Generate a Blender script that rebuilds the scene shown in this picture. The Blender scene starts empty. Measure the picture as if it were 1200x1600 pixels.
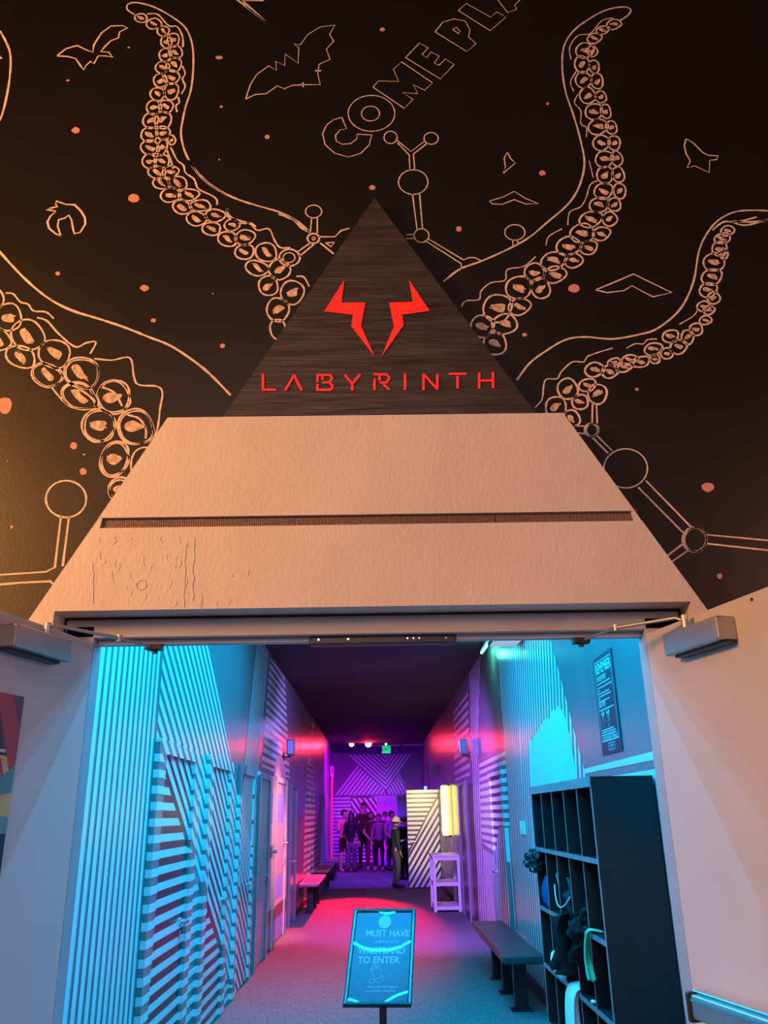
import bpy, bmesh, math, random
from mathutils import Vector, Matrix, Euler, noise as mnoise
random.seed(7)
PI = math.pi
SC = bpy.context.scene
COL = SC.collection

# ------------------------------------------------------------------ camera model
F = 1268.0
EYE = 1.56
def _basis():
    vz = Vector((588. - 600., 1273. - 800., F)).normalized()
    s = -0.0135
    X = Vector((1, s, -(vz.x + s * vz.y) / vz.z)).normalized()
    D = vz.cross(X)
    if D.y < 0: D = -D
    return X, vz, -D
BX, BY, BZ = _basis()
def ray(px, py):
    c = Vector((px - 600., py - 800., F))
    return Vector((BX.dot(c), BY.dot(c), BZ.dot(c)))
def on_y(px, py, Y):
    w = ray(px, py); w = w * (Y / w.y); w.z += EYE; return w
def on_x(px, py, x):
    w = ray(px, py); w = w * (x / w.x); w.z += EYE; return w
def on_z(px, py, z):
    w = ray(px, py); w = w * ((z - EYE) / w.z); w.z += EYE; return w

cam = bpy.data.cameras.new('camera'); camo = bpy.data.objects.new('camera', cam); COL.objects.link(camo)
cam.sensor_fit = 'VERTICAL'; cam.sensor_height = 24.0; cam.sensor_width = 18.0; cam.lens = F / 1600. * 24.
right = Vector((BX.x, BY.x, BZ.x)); down = Vector((BX.y, BY.y, BZ.y)); fwd = Vector((BX.z, BY.z, BZ.z))
R3 = Matrix((right, -down, -fwd)).transposed()
camo.matrix_world = Matrix.Translation((0, 0, EYE)) @ R3.to_4x4()
cam.clip_start = 0.05; cam.clip_end = 200
SC.camera = camo
SC.view_settings.view_transform = 'Standard'; SC.view_settings.look = 'None'
SC.view_settings.gamma = 1.0; SC.view_settings.exposure = 0.0

# ------------------------------------------------------------------ materials
def mat(name, col, rough=0.6, metal=0.0, emit=None, estr=0.0, noise=0.0, nscale=8.0, bump=0.0, bscale=40.0, spec=0.5,
        coat=0.0, stretch=None, trans=0.0):
    m = bpy.data.materials.new(name); m.use_nodes = True
    nt = m.node_tree; b = nt.nodes['Principled BSDF']
    b.inputs['Base Color'].default_value = (*col, 1)
    b.inputs['Roughness'].default_value = rough
    b.inputs['Metallic'].default_value = metal
    b.inputs['Specular IOR Level'].default_value = spec
    b.inputs['Coat Weight'].default_value = coat
    b.inputs['Transmission Weight'].default_value = trans
    if emit:
        b.inputs['Emission Color'].default_value = (*emit, 1); b.inputs['Emission Strength'].default_value = estr
    tc = nt.nodes.new('ShaderNodeTexCoord')
    src = tc.outputs['Object']
    if stretch:
        mp = nt.nodes.new('ShaderNodeMapping'); mp.inputs['Scale'].default_value = stretch
        nt.links.new(src, mp.inputs['Vector']); src = mp.outputs['Vector']
    if noise > 0:
        n = nt.nodes.new('ShaderNodeTexNoise'); n.inputs['Scale'].default_value = nscale; n.inputs['Detail'].default_value = 6
        nt.links.new(src, n.inputs['Vector'])
        r = nt.nodes.new('ShaderNodeMapRange'); r.inputs['From Min'].default_value = 0.3; r.inputs['From Max'].default_value = 0.7
        r.inputs['To Min'].default_value = 1 - noise; r.inputs['To Max'].default_value = 1 + noise
        nt.links.new(n.outputs['Fac'], r.inputs['Value'])
        mx = nt.nodes.new('ShaderNodeVectorMath'); mx.operation = 'SCALE'; mx.inputs[0].default_value = col
        nt.links.new(r.outputs['Result'], mx.inputs['Scale'])
        nt.links.new(mx.outputs['Vector'], b.inputs['Base Color'])
    if bump > 0:
        n2 = nt.nodes.new('ShaderNodeTexNoise'); n2.inputs['Scale'].default_value = bscale; n2.inputs['Detail'].default_value = 5
        nt.links.new(src, n2.inputs['Vector'])
        bp = nt.nodes.new('ShaderNodeBump'); bp.inputs['Strength'].default_value = bump; bp.inputs['Distance'].default_value = 0.02
        nt.links.new(n2.outputs['Fac'], bp.inputs['Height']); nt.links.new(bp.outputs['Normal'], b.inputs['Normal'])
    return m

M = {}
M['black_wall'] = mat('black wall paint', (.0055, .004, .0042), .42, noise=.3, nscale=1.5, bump=.03, bscale=80, spec=.5)
M['chalk'] = mat('chalk line', (.70, .56, .50), .9, noise=.22, nscale=60, spec=.1)
M['chalk_fill'] = mat('chalk scribble', (.60, .44, .36), .9, noise=.5, nscale=70, stretch=(1, 1, .5), spec=.1)
M['pink_dot'] = mat('pink dab', (.62, .30, .27), .9, noise=.15, nscale=80, spec=.1)
M['grey_dot'] = mat('grey smudge', (.03, .028, .028), .9)
M['plaster'] = mat('white textured plaster', (.60, .56, .55), .55, noise=.05, nscale=5, bump=.17, bscale=85, stretch=(1, 1, .6), spec=.25)
M['tri_panel'] = mat('dark brushed panel', (.036, .031, .030), .42, noise=.45, nscale=5, bump=.25, bscale=9, stretch=(.7, 1, 6), spec=.4)
M['red_glow'] = mat('red lit acrylic', (.5, .01, .01), .4, emit=(1.0, .012, .006), estr=1.25)
M['red_edge'] = mat('dark red cut edge', (.12, .006, .005), .5)
M['grille'] = mat('ribbed dark plastic', (.13, .065, .065), .3, noise=.2, nscale=6)
M['door_paint'] = mat('pale door paint', (.50, .48, .49), .5, noise=.03, nscale=4, bump=.05, bscale=200, spec=.3)
M['frame_paint'] = mat('grey frame paint', (.32, .33, .36), .5, noise=.08, nscale=6)
M['metal'] = mat('satin metal', (.42, .41, .41), .38, metal=.85, noise=.05, nscale=30)
M['bright_metal'] = mat('bright metal', (.7, .7, .72), .2, metal=1.0)
M['dark_metal'] = mat('dark metal', (.03, .03, .032), .4, metal=.5)
M['black_plastic'] = mat('black plastic', (.012, .012, .014), .4)
M['wall_grey'] = mat('grey satin wall paint', (.20, .20, .21), .27, noise=.06, nscale=3, bump=.10, bscale=24, stretch=(1, 1, .12), spec=.55)
M['stripe'] = mat('white satin stripe paint', (.70, .70, .71), .30, noise=.04, nscale=5, bump=.08, bscale=24, stretch=(1, 1, .12), spec=.5)
M['wall_dark'] = mat('dark satin paint', (.040, .028, .036), .30, noise=.1, nscale=4, bump=.07, bscale=30, spec=.5)
M['far_grey'] = mat('grey far wall paint', (.17, .16, .18), .45, noise=.06, nscale=3)
M['pale_panel'] = mat('pale grey paint', (.62, .63, .64), .7, noise=.03, nscale=4, spec=.15)
M['ceil'] = mat('dark ceiling paint', (.020, .018, .026), .8, noise=.15, nscale=4)
M['base_board'] = mat('dark vinyl baseboard', (.035, .03, .032), .45)
M['pink'] = mat('pink paint', (.78, .36, .40), .35, noise=.04, nscale=5)
M['peach'] = mat('peach paint', (.80, .45, .33), .35, noise=.04, nscale=5)
M['lilac'] = mat('lilac paint', (.36, .30, .72), .35)
M['maroon'] = mat('maroon paint', (.16, .05, .07), .4)
M['shelf_black'] = mat('black laminate', (.010, .014, .017), .45, noise=.2, nscale=20, spec=.35)
M['shelf_edge'] = mat('worn brown edging', (.34, .23, .24), .5, noise=.2, nscale=20)
M['vinyl'] = mat('black padded vinyl', (.045, .042, .045), .38, bump=.35, bscale=25)
M['bench_red'] = mat('worn bench top with painted red light', (.30, .13, .14), .5, noise=.1, nscale=10)  # red of the light on the benches mixed into the base colour
M['piping'] = mat('pale edge piping', (.75, .70, .68), .5)
M['steel_black'] = mat('black steel', (.018, .018, .02), .4, metal=.3)
M['white_wood'] = mat('white painted wood', (.66, .63, .66), .5, noise=.05, nscale=12)
M['black_paint'] = mat('black gloss paint', (.010, .010, .010), .35)
M['sign_frame'] = mat('black sign frame', (.012, .02, .024), .22, spec=.6)
M['sign_sheet'] = mat('printed blue sheet', (.09, .20, .30), .5, noise=.05, nscale=30)
M['sign_ink'] = mat('pale printed ink', (.30, .50, .58), .5)
M['poster_dark'] = mat('poster dark ink', (.035, .022, .045), .5, noise=.1, nscale=20)
M['poster_pale'] = mat('poster pale ink', (.62, .64, .62), .5)
M['poster_green'] = mat('poster green ink', (.30, .75, .50), .5)
M['p_navy'] = mat('poster navy ink', (.012, .022, .035), .55)
M['p_red'] = mat('poster red ink', (.36, .035, .06), .55)
M['p_dred'] = mat('poster plum ink', (.13, .03, .07), .55)
M['p_yellow'] = mat('poster mustard ink', (.52, .40, .14), .55)
M['p_teal'] = mat('poster teal ink', (.10, .27, .27), .55)
M['p_cream'] = mat('poster cream ink', (.6, .52, .35), .55)
M['yellow_lamp'] = mat('yellow lit diffuser', (.9, .8, .2), .4, emit=(1.0, .78, .10), estr=6)
M['yellow_lamp2'] = mat('yellow lit end panel', (.9, .8, .1), .4, emit=(.9, .72, .07), estr=.8)
M['cyan_tube'] = mat('green cyan lit tube', (.1, .9, .7), .4, emit=(.10, 1.0, .62), estr=6)
M['cyan_led'] = mat('cyan led strip', (.1, .7, .9), .4, emit=(.02, .62, 1.0), estr=24)
M['pale_lamp'] = mat('pale lamp diffuser', (.8, .7, .68), .5, emit=(.9, .72, .66), estr=.35)
M['red_lens'] = mat('red stage lens', (1, .1, .1), .3, emit=(1.0, .02, .06), estr=600)
M['white_lens'] = mat('pink white stage lens', (1, .9, 1), .3, emit=(1.0, .60, .95), estr=7)
M['exit_green'] = mat('exit sign lit green', (.02, .5, .2), .4, emit=(.02, .75, .28), estr=1.1)
M['exit_letter'] = mat('exit sign letter', (.01, .12, .05), .5)
M['blue_led'] = mat('blue indicator', (.05, .1, 1), .3, emit=(.08, .15, 1), estr=5)
M['fix_teal'] = mat('metallic teal housing', (.08, .16, .17), .25, metal=.7)
M['fix_purple'] = mat('grey lamp housing', (.10, .10, .12), .4)
M['post_red'] = mat('post with painted red light', (.55, .10, .10), .35)  # red light falling on the post is put into its colour
M['white_plastic'] = mat('white plastic', (.8, .8, .8), .4)
M['cloth_black'] = mat('black cloth', (.005, .006, .008), .95, bump=.4, bscale=30)
M['cloth_blue'] = mat('blue cloth', (.015, .06, .24), .75, bump=.3, bscale=30)
M['cloth_teal'] = mat('grey green card', (.22, .30, .30), .7)
M['cloth_white'] = mat('white towelling', (.82, .84, .86), .9, bump=.3, bscale=120)
M['cloth_green'] = mat('green satin ribbon', (.06, .62, .38), .35)
M['fur'] = mat('black shiny curls', (.03, .035, .035), .3, spec=.7)

def carpet():
    m = mat('grey carpet tile', (.16, .15, .15), .95, spec=.1)
    nt = m.node_tree; b = nt.nodes['Principled BSDF']
    tc = nt.nodes.new('ShaderNodeTexCoord'); mp = nt.nodes.new('ShaderNodeMapping'); mp.inputs['Scale'].default_value = (60, 5, 1)
    nt.links.new(tc.outputs['Object'], mp.inputs['Vector'])
    n = nt.nodes.new('ShaderNodeTexNoise'); n.inputs['Scale'].default_value = 2; n.inputs['Detail'].default_value = 8
    nt.links.new(mp.outputs['Vector'], n.inputs['Vector'])
    n2 = nt.nodes.new('ShaderNodeTexNoise'); n2.inputs['Scale'].default_value = 140; n2.inputs['Detail'].default_value = 3
    nt.links.new(tc.outputs['Object'], n2.inputs['Vector'])
    ad = nt.nodes.new('ShaderNodeMath'); ad.operation = 'ADD'; nt.links.new(n.outputs['Fac'], ad.inputs[0]); nt.links.new(n2.outputs['Fac'], ad.inputs[1])
    r = nt.nodes.new('ShaderNodeValToRGB'); r.color_ramp.elements[0].position = .38; r.color_ramp.elements[0].color = (.09, .085, .088, 1)
    r.color_ramp.elements[1].position = .66; r.color_ramp.elements[1].color = (.27, .255, .25, 1)
    hv = nt.nodes.new('ShaderNodeMath'); hv.operation = 'MULTIPLY'; hv.inputs[1].default_value = .5
    nt.links.new(ad.outputs[0], hv.inputs[0]); nt.links.new(hv.outputs[0], r.inputs['Fac']); nt.links.new(r.outputs['Color'], b.inputs['Base Color'])
    bp = nt.nodes.new('ShaderNodeBump'); bp.inputs['Strength'].default_value = .4; bp.inputs['Distance'].default_value = .01
    nt.links.new(hv.outputs[0], bp.inputs['Height']); nt.links.new(bp.outputs['Normal'], b.inputs['Normal'])
    return m
M['carpet'] = carpet()

def sheet_film():
    m = bpy.data.materials.new('clear plastic film'); m.use_nodes = True; nt = m.node_tree; nt.nodes.clear()
    o = nt.nodes.new('ShaderNodeOutputMaterial'); mx = nt.nodes.new('ShaderNodeMixShader'); t = nt.nodes.new('ShaderNodeBsdfTransparent')
    g = nt.nodes.new('ShaderNodeBsdfGlossy'); g.inputs['Roughness'].default_value = .015
    fr = nt.nodes.new('ShaderNodeFresnel'); fr.inputs['IOR'].default_value = 1.5
    nt.links.new(fr.outputs[0], mx.inputs[0]); nt.links.new(t.outputs[0], mx.inputs[1]); nt.links.new(g.outputs[0], mx.inputs[2])
    nt.links.new(mx.outputs[0], o.inputs['Surface'])
    return m
M['film'] = sheet_film()

# ------------------------------------------------------------------ mesh building
class MB:
    def __init__(s): s.v = []; s.f = []; s.mi = []; s.smooth = []
    def add(s, vs, fs, mi=0, sm=False):
        n = len(s.v); s.v += [tuple(v) for v in vs]
        for f in fs: s.f.append([i + n for i in f]); s.mi.append(mi); s.smooth.append(sm)
    def box(s, x0, x1, y0, y1, z0, z1, mi=0, bev=0.0):
        if bev <= 0:
            vs = [(x, y, z) for x in (x0, x1) for y in (y0, y1) for z in (z0, z1)]
            s.add(vs, [(0, 1, 3, 2), (4, 6, 7, 5), (0, 4, 5, 1), (2, 3, 7, 6), (0, 2, 6, 4), (1, 5, 7, 3)], mi)
        else:
            bm = bmesh.new(); bmesh.ops.create_cube(bm, size=1.0)
            bmesh.ops.scale(bm, vec=(x1 - x0, y1 - y0, z1 - z0), verts=bm.verts)
            bmesh.ops.translate(bm, vec=((x0 + x1) / 2, (y0 + y1) / 2, (z0 + z1) / 2), verts=bm.verts)
            bmesh.ops.bevel(bm, geom=bm.edges[:], offset=bev, segments=3, affect='EDGES', profile=.5)
            s.bm(bm, mi)
    def bm(s, bm, mi=0, sm=False):
        bm.verts.index_update()
        s.add([v.co[:] for v in bm.verts], [[v.index for v in f.verts] for f in bm.faces], mi, sm); bm.free()
    def obox(s, c, ax, ay, az, hx, hy, hz, mi=0, bev=0.0):
        bm = bmesh.new(); bmesh.ops.create_cube(bm, size=1.0)
        bmesh.ops.scale(bm, vec=(2 * hx, 2 * hy, 2 * hz), verts=bm.verts)
        if bev > 0: bmesh.ops.bevel(bm, geom=bm.edges[:], offset=bev, segments=3, affect='EDGES', profile=.5)
        c = Vector(c)
        for v in bm.verts: v.co = c + ax * v.co.x + ay * v.co.y + az * v.co.z
        s.bm(bm, mi)
    def tube(s, pts, r, n=10, mi=0, caps=True):
        pts = [Vector(p) for p in pts]; rs = r if isinstance(r, (list, tuple)) else [r] * len(pts)
        up = Vector((0, 0, 1)); base = len(s.v); rings = []
        for i, p in enumerate(pts):
            d = (pts[min(i + 1, len(pts) - 1)] - pts[max(i - 1, 0)])
            d = d.normalized() if d.length > 0 else Vector((0, 0, 1))
            a = up if abs(d.dot(up)) < .95 else Vector((0, 1, 0))
            u = d.cross(a).normalized(); w = d.cross(u)
            rings.append([tuple(p + (u * math.cos(2 * PI * k / n) + w * math.sin(2 * PI * k / n)) * rs[i]) for k in range(n)])
        vs = [q for rg in rings for q in rg]; fs = []
        for i in range(len(pts) - 1):
            for k in range(n):
                fs.append((i * n + k, i * n + (k + 1) % n, (i + 1) * n + (k + 1) % n, (i + 1) * n + k))
        s.add(vs, fs, mi, True)
        if caps:
            s.add(rings[0], [list(range(n))], mi); s.add(rings[-1], [list(range(n))[::-1]], mi)
    def sphere(s, c, rx, ry=None, rz=None, mi=0, seg=16, rg=10):
        ry = ry or rx; rz = rz or rx
        bm = bmesh.new(); bmesh.ops.create_uvsphere(bm, u_segments=seg, v_segments=rg, radius=1)
        for v in bm.verts: v.co = Vector((c[0] + v.co.x * rx, c[1] + v.co.y * ry, c[2] + v.co.z * rz))
        s.bm(bm, mi, True)
    def prism_y(s, poly, y0, y1, mi=0, side_mi=None):     # poly in (x,z), front at y0
        n = len(poly); a = [(p[0], y0, p[1]) for p in poly]; b = [(p[0], y1, p[1]) for p in poly]
        s.add(a + b, [list(range(n)), list(range(2 * n - 1, n - 1, -1))], mi)
        s.add(a + b, [(i, i + n, (i + 1) % n + n, (i + 1) % n) for i in range(n)], mi if side_mi is None else side_mi)
    def prism_x(s, poly, x0, x1, mi=0):                   # poly in (y,z)
        n = len(poly); a = [(x0, p[0], p[1]) for p in poly]; b = [(x1, p[0], p[1]) for p in poly]
        s.add(a + b, [list(range(n)), list(range(2 * n - 1, n - 1, -1))] + [(i, i + n, (i + 1) % n + n, (i + 1) % n) for i in range(n)], mi)
    def ngon(s, pts, mi=0): s.add(pts, [list(range(len(pts)))], mi)

def obj(name, mb, mats, parent=None, recalc=True):
    me = bpy.data.meshes.new(name)
    off = Vector((0, 0, 0))
    p = parent
    while p is not None: off += p.location; p = p.parent
    me.from_pydata([tuple(Vector(v) - off) for v in mb.v], [], mb.f)
    if not isinstance(mats, (list, tuple)): mats = [mats]
    for m in mats: me.materials.append(M[m] if isinstance(m, str) else m)
    me.polygons.foreach_set('material_index', mb.mi); me.polygons.foreach_set('use_smooth', mb.smooth)
    me.update()
    if recalc:
        bm = bmesh.new(); bm.from_mesh(me); bmesh.ops.recalc_face_normals(bm, faces=bm.faces); bm.to_mesh(me); bm.free()
    o = bpy.data.objects.new(name, me); COL.objects.link(o)
    if parent is not None: o.parent = parent
    return o
def tag(o, label, cat, group=None):
    o['label'] = label; o['category'] = cat
    if group: o['group'] = group
    return o
def thing(name, label, cat, loc, group=None):
    o = bpy.data.objects.new(name, None); COL.objects.link(o); o.location = loc; o.empty_display_size = .1
    return tag(o, label, cat, group)
def struct(o, label=None):
    o['kind'] = 'structure'
    if label: o['label'] = label
    return o

def text_polys(body, size, bold=0.0, align='CENTER', xs=1.0, spacing=1.0):
    cu = bpy.data.curves.new('txt', 'FONT'); cu.body = body; cu.size = size; cu.align_x = align; cu.align_y = 'CENTER'
    cu.offset = bold; cu.resolution_u = 3; cu.space_character = spacing
    ob = bpy.data.objects.new('txt', cu); COL.objects.link(ob)
    dg = bpy.context.evaluated_depsgraph_get(); ev = ob.evaluated_get(dg); me = ev.to_mesh()
    vs = [(v.co.x * xs, v.co.y) for v in me.vertices]; fs = [list(p.vertices) for p in me.polygons]
    ev.to_mesh_clear(); bpy.data.objects.remove(ob); bpy.data.curves.remove(cu)
    return vs, fs
def put_text(mb, body, size, origin, ux, uy, mi=0, **k):
    vs, fs = text_polys(body, size, **k)
    o = Vector(origin)
    mb.add([o + ux * a + uy * b for a, b in vs], fs, mi)

# ------------------------------------------------------------------ 2D painting helpers
def clip_half(poly, nx, ny, c):          # keep nx*x+ny*y >= c
    out = []
    for i in range(len(poly)):
        a = poly[i]; b = poly[(i + 1) % len(poly)]
        da = nx * a[0] + ny * a[1] - c; db = nx * b[0] + ny * b[1] - c
        if da >= 0: out.append(a)
        if (da >= 0) != (db >= 0):
            t = da / (da - db); out.append((a[0] + (b[0] - a[0]) * t, a[1] + (b[1] - a[1]) * t))
    return out
def clip_rect(poly, r):
    for h in ((1, 0, r[0]), (-1, 0, -r[1]), (0, 1, r[2]), (0, -1, -r[3])):
        poly = clip_half(poly, *h)
        if len(poly) < 3: return []
    return poly
def stripes(poly, direction, pitch, duty=.55, phase=0.0):
    L = math.hypot(*direction); nx, ny = -direction[1] / L, direction[0] / L
    ds = [nx * p[0] + ny * p[1] for p in poly]; k = math.floor((min(ds) - phase) / pitch); out = []
    while phase + k * pitch < max(ds):
        c = phase + k * pitch
        q = clip_half(clip_half(poly, nx, ny, c), -nx, -ny, -(c + pitch * duty))
        if len(q) >= 3: out.append(q)
        k += 1
    return out
def fan_stripes(a0, a1, b0, b1, n, duty=.55):     # stripes between two edges: from edge a (a0->a1) to edge b (b0->b1)
    out = []
    lerp = lambda p, q, t: (p[0] + (q[0] - p[0]) * t, p[1] + (q[1] - p[1]) * t)
    for i in range(n):
        t0 = i / n; t1 = (i + duty) / n
        out.append([lerp(a0, a1, t0), lerp(b0, b1, t0), lerp(b0, b1, t1), lerp(a0, a1, t1)])
    return out

# ================================================================== FRONT WALL, MURAL, PYRAMID
YW = 2.70
fw = MB()
fw.box(-6, -1.02, YW, 2.76, 0, 6.6); fw.box(1.02, 6, YW, 2.76, 0, 6.6); fw.box(-1.02, 1.02, YW, 2.76, 2.165, 6.6)
wall_front = struct(obj('wall_front', fw, 'black_wall'), 'black painted wall with chalk drawings around the pyramid entrance')

CR = {'A': (0, 0, 1 / 3.), 'B': (370, 0, .38333), 'C': (680, 0, .43333), 'D': (0, 400, .35), 'E': (800, 300, .40625), 'F': (330, 290, .45)}
def wp(c, p, y=YW - .0012):
    x0, y0, s = CR[c]; q = on_y(x0 + p[0] * s, y0 + p[1] * s, y); return (q.x, q.z)
def smooth(pts, closed=False, sub=5):
    n = len(pts); out = []
    if n < 3: return pts
    rng = n if closed else n - 1
    for i in range(rng):
        p0 = pts[(i - 1) % n] if closed or i > 0 else pts[i]; p1 = pts[i]; p2 = pts[(i + 1) % n]
        p3 = pts[(i + 2) % n] if closed or i + 2 < n else p2
        for k in range(sub):
            t = k / sub; t2 = t * t; t3 = t2 * t
            out.append(tuple(.5 * (2 * p1[j] + (p2[j] - p0[j]) * t + (2 * p0[j] - 5 * p1[j] + 4 * p2[j] - p3[j]) * t2 +
                                   (3 * p1[j] - p0[j] - 3 * p2[j] + p3[j]) * t3) for j in (0, 1)))
    if not closed: out.append(pts[-1])
    return out
def ribbon(mb, pts, w, closed=False, y=YW - .0012, mi=0):
    n = len(pts)
    if n < 2: return
    L, Rr = [], []
    for i in range(n):
        a = pts[(i - 1) % n] if closed or i > 0 else pts[i]; b = pts[(i + 1) % n] if closed or i < n - 1 else pts[i]
        dx, dz = b[0] - a[0], b[1] - a[1]; l = math.hypot(dx, dz) or 1
        ww = w * random.uniform(.75, 1.25) / 2
        L.append((pts[i][0] - dz / l * ww, y, pts[i][1] + dx / l * ww)); Rr.append((pts[i][0] + dz / l * ww, y, pts[i][1] - dx / l * ww))
    fs = [(i, (i + 1) % n, n + (i + 1) % n, n + i) for i in range(n if closed else n - 1)]
    mb.add(L + Rr, fs, mi)
LW = .0074
def stroke(mb, c, pts, sm=True, closed=False, w=LW):
    q = [wp(c, p) for p in pts]
    if sm: q = smooth(q, closed)
    ribbon(mb, q, w, closed)
def sucker(mb, c, cx, cy, rx, ry, fill=True, tilt=None, double=False):
    tilt = random.uniform(-.3, .3) if tilt is None else tilt
    def ell(fx, fy, n, jit, ox=0, oy=0, t=tilt):
        ph = random.random() * 6
        return [wp(c, (cx + ox + fx * math.cos(a) * math.cos(t) - fy * math.sin(a) * math.sin(t) + jit * math.sin(3 * a + ph),
                       cy + oy + fx * math.cos(a) * math.sin(t) + fy * math.sin(a) * math.cos(t) + jit * math.cos(2 * a + ph)))
                for a in [2 * PI * k / n for k in range(n)]]
    ribbon(mb, ell(rx, ry, 26, rx * .05), LW, True)
    if double: ribbon(mb, ell(rx * .97, ry * .9, 26, rx * .06, rx * .06, ry * .05), LW * .8, True)
    if fill:
        t = tilt + random.uniform(-.2, .2) + (.5 if rx > ry else -.3)
        p = ell(rx * .52, ry * .30, 18, rx * .06, random.uniform(-.1, .1) * rx, random.uniform(-.1, .15) * ry, t)
        mb.add([(q[0], YW - .00125, q[1]) for q in p], [list(range(len(p)))], 1)
        for k in range(3):
            oy = random.uniform(-.15, .15) * ry; ox = random.uniform(-.1, .1) * rx
            a = wp(c, (cx + ox - math.cos(t) * rx * .5, cy + oy - math.sin(t) * rx * .5)); b = wp(c, (cx + ox + math.cos(t) * rx * .5, cy + oy + math.sin(t) * rx * .5))
            ribbon(mb, [a, ((a[0] + b[0]) / 2 + .002, (a[1] + b[1]) / 2 + .003), b], LW * .6)
def mural(name, mb, label): 
    o = obj(name, mb, ['chalk', 'chalk_fill'], wall_front, recalc=False); o['label'] = label; return o

# --- tentacle 1 (upper left)
t = MB()
stroke(t, 'A', [(630, 68), (597, 45), (600, 20), (640, 12), (720, 32), (800, 75), (860, 120), (890, 170), (905, 240), (905, 330), (895, 420), (870, 500), (855, 570), (848, 625), (860, 690), (885, 750), (920, 800), (980, 860), (1060, 910), (1130, 940), (1200, 962), (1320, 998), (1400, 1042), (1452, 1088)], w=.008)
stroke(t, 'A', [(885, 750), (925, 812), (985, 868), (1060, 914)], w=.007)
stroke(t, 'B', [(170, 872), (230, 895), (260, 925), (300, 948)], w=.010)
for s_ in ([(690, 65), (740, 68), (790, 120), (830, 125), (855, 170), (858, 220)], [(855, 310), (868, 345), (855, 370), (868, 405), (850, 440)], [(835, 455), (840, 480), (825, 495), (830, 525)],
           [(800, 690), (830, 750), (860, 775), (870, 810), (910, 840), (930, 885), (990, 915), (1015, 935), (1018, 960)], [(1062, 978), (1075, 1010), (1130, 1045), (1175, 1045), (1200, 1065)], [(780, 700), (800, 750), (812, 790)]):
    stroke(t, 'A', s_)
for s_ in [(660, 85, 30, 20), (722, 112, 35, 25), (765, 145, 28, 24), (780, 195, 25, 30), (812, 187, 28, 32), (775, 258, 30, 30), (823, 245, 32, 30), (762, 315, 32, 28), (815, 302, 36, 34), (752, 378, 32, 32), (803, 360, 38, 34), (738, 440, 34, 30), (803, 427, 34, 40), (722, 503, 34, 34), (778, 498, 34, 30), (706, 565, 36, 36), (764, 562, 40, 40), (700, 630, 40, 34), (764, 622, 32, 32), (704, 692, 44, 34), (760, 690, 22, 40), (804, 655, 18, 24), (700, 755, 32, 34), (758, 755, 36, 30), (735, 808, 42, 28), (800, 805, 38, 28), (755, 860, 40, 26), (832, 858, 46, 30), (800, 915, 46, 34), (886, 912, 48, 28), (855, 972, 44, 32), (938, 965, 50, 26), (922, 1025, 46, 34), (1010, 1010, 46, 30), (990, 1072, 44, 30), (1088, 1055, 35, 28), (1065, 1120, 46, 34), (1150, 1112, 46, 36), (1145, 1180, 46, 34)]:
    sucker(t, 'A', *s_)
for s_ in [(190, 232, 38, 32), (160, 286, 40, 26), (238, 292, 36, 36), (198, 348, 34, 34), (282, 370, 40, 42), (232, 430, 38, 42)]: sucker(t, 'F', *s_)
sucker(t, 'F', 232, 500, 28, 36, fill=False)
stroke(t, 'F', [(55, 80), (60, 110), (130, 130), (160, 155), (200, 150), (220, 190), (240, 215), (275, 215)])
stroke(t, 'F', [(295, 315), (322, 318), (340, 350)])
mural('tentacle_drawing', t, 'chalk tentacle curling up at the upper left')
# --- tentacle 2 (lower left)
t = MB()
stroke(t, 'A', [(0, 145), (25, 190), (45, 240), (50, 300), (42, 390), (25, 480), (5, 550), (-20, 590)], w=.009)
stroke(t, 'A', [(-15, 255), (8, 275)], w=.012)
stroke(t, 'D', [(-60, -85), (15, 0), (70, 60), (120, 110), (190, 170), (260, 215), (340, 250), (440, 280), (560, 320), (660, 360), (760, 400), (860, 465), (940, 530), (1030, 622)], w=.009)
for s_ in ([(25, 165), (60, 170), (90, 205), (125, 215), (150, 245), (205, 250), (240, 280)], [(165, 275), (210, 290), (260, 345), (335, 405), (385, 388), (428, 385), (402, 437)], [(420, 458), (500, 465), (580, 455), (598, 540), (620, 575), (700, 582), (725, 610), (715, 680), (705, 760), (690, 805)], [(230, 585), (262, 625), (300, 665)]):
    stroke(t, 'D', s_, w=.007)
for s_ in [(-25, 195, 40, 50), (38, 275, 58, 62), (125, 355, 75, 68), (-5, 375, 55, 48), (90, 450, 70, 46), (242, 435, 72, 62), (210, 530, 68, 52), (362, 520, 80, 68), (352, 627, 80, 58), (505, 628, 74, 76), (440, 755, 72, 74), (605, 765, 80, 80), (510, 905, 60, 82), (540, 1045, 55, 55)]:
    sucker(t, 'D', *s_, tilt=.35, double=s_[1] > 500)
sucker(t, 'D', 640, 930, 58, 76, fill=False)
stroke(t, 'D', [(320, 605), (360, 600), (410, 635), (430, 670)]); stroke(t, 'D', [(455, 585), (510, 610), (545, 670)]); stroke(t, 'D', [(570, 710), (620, 725), (650, 770), (650, 815)])
mural('tentacle_drawing', t, 'thick chalk tentacle sloping down behind the left side of the pyramid')
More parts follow.
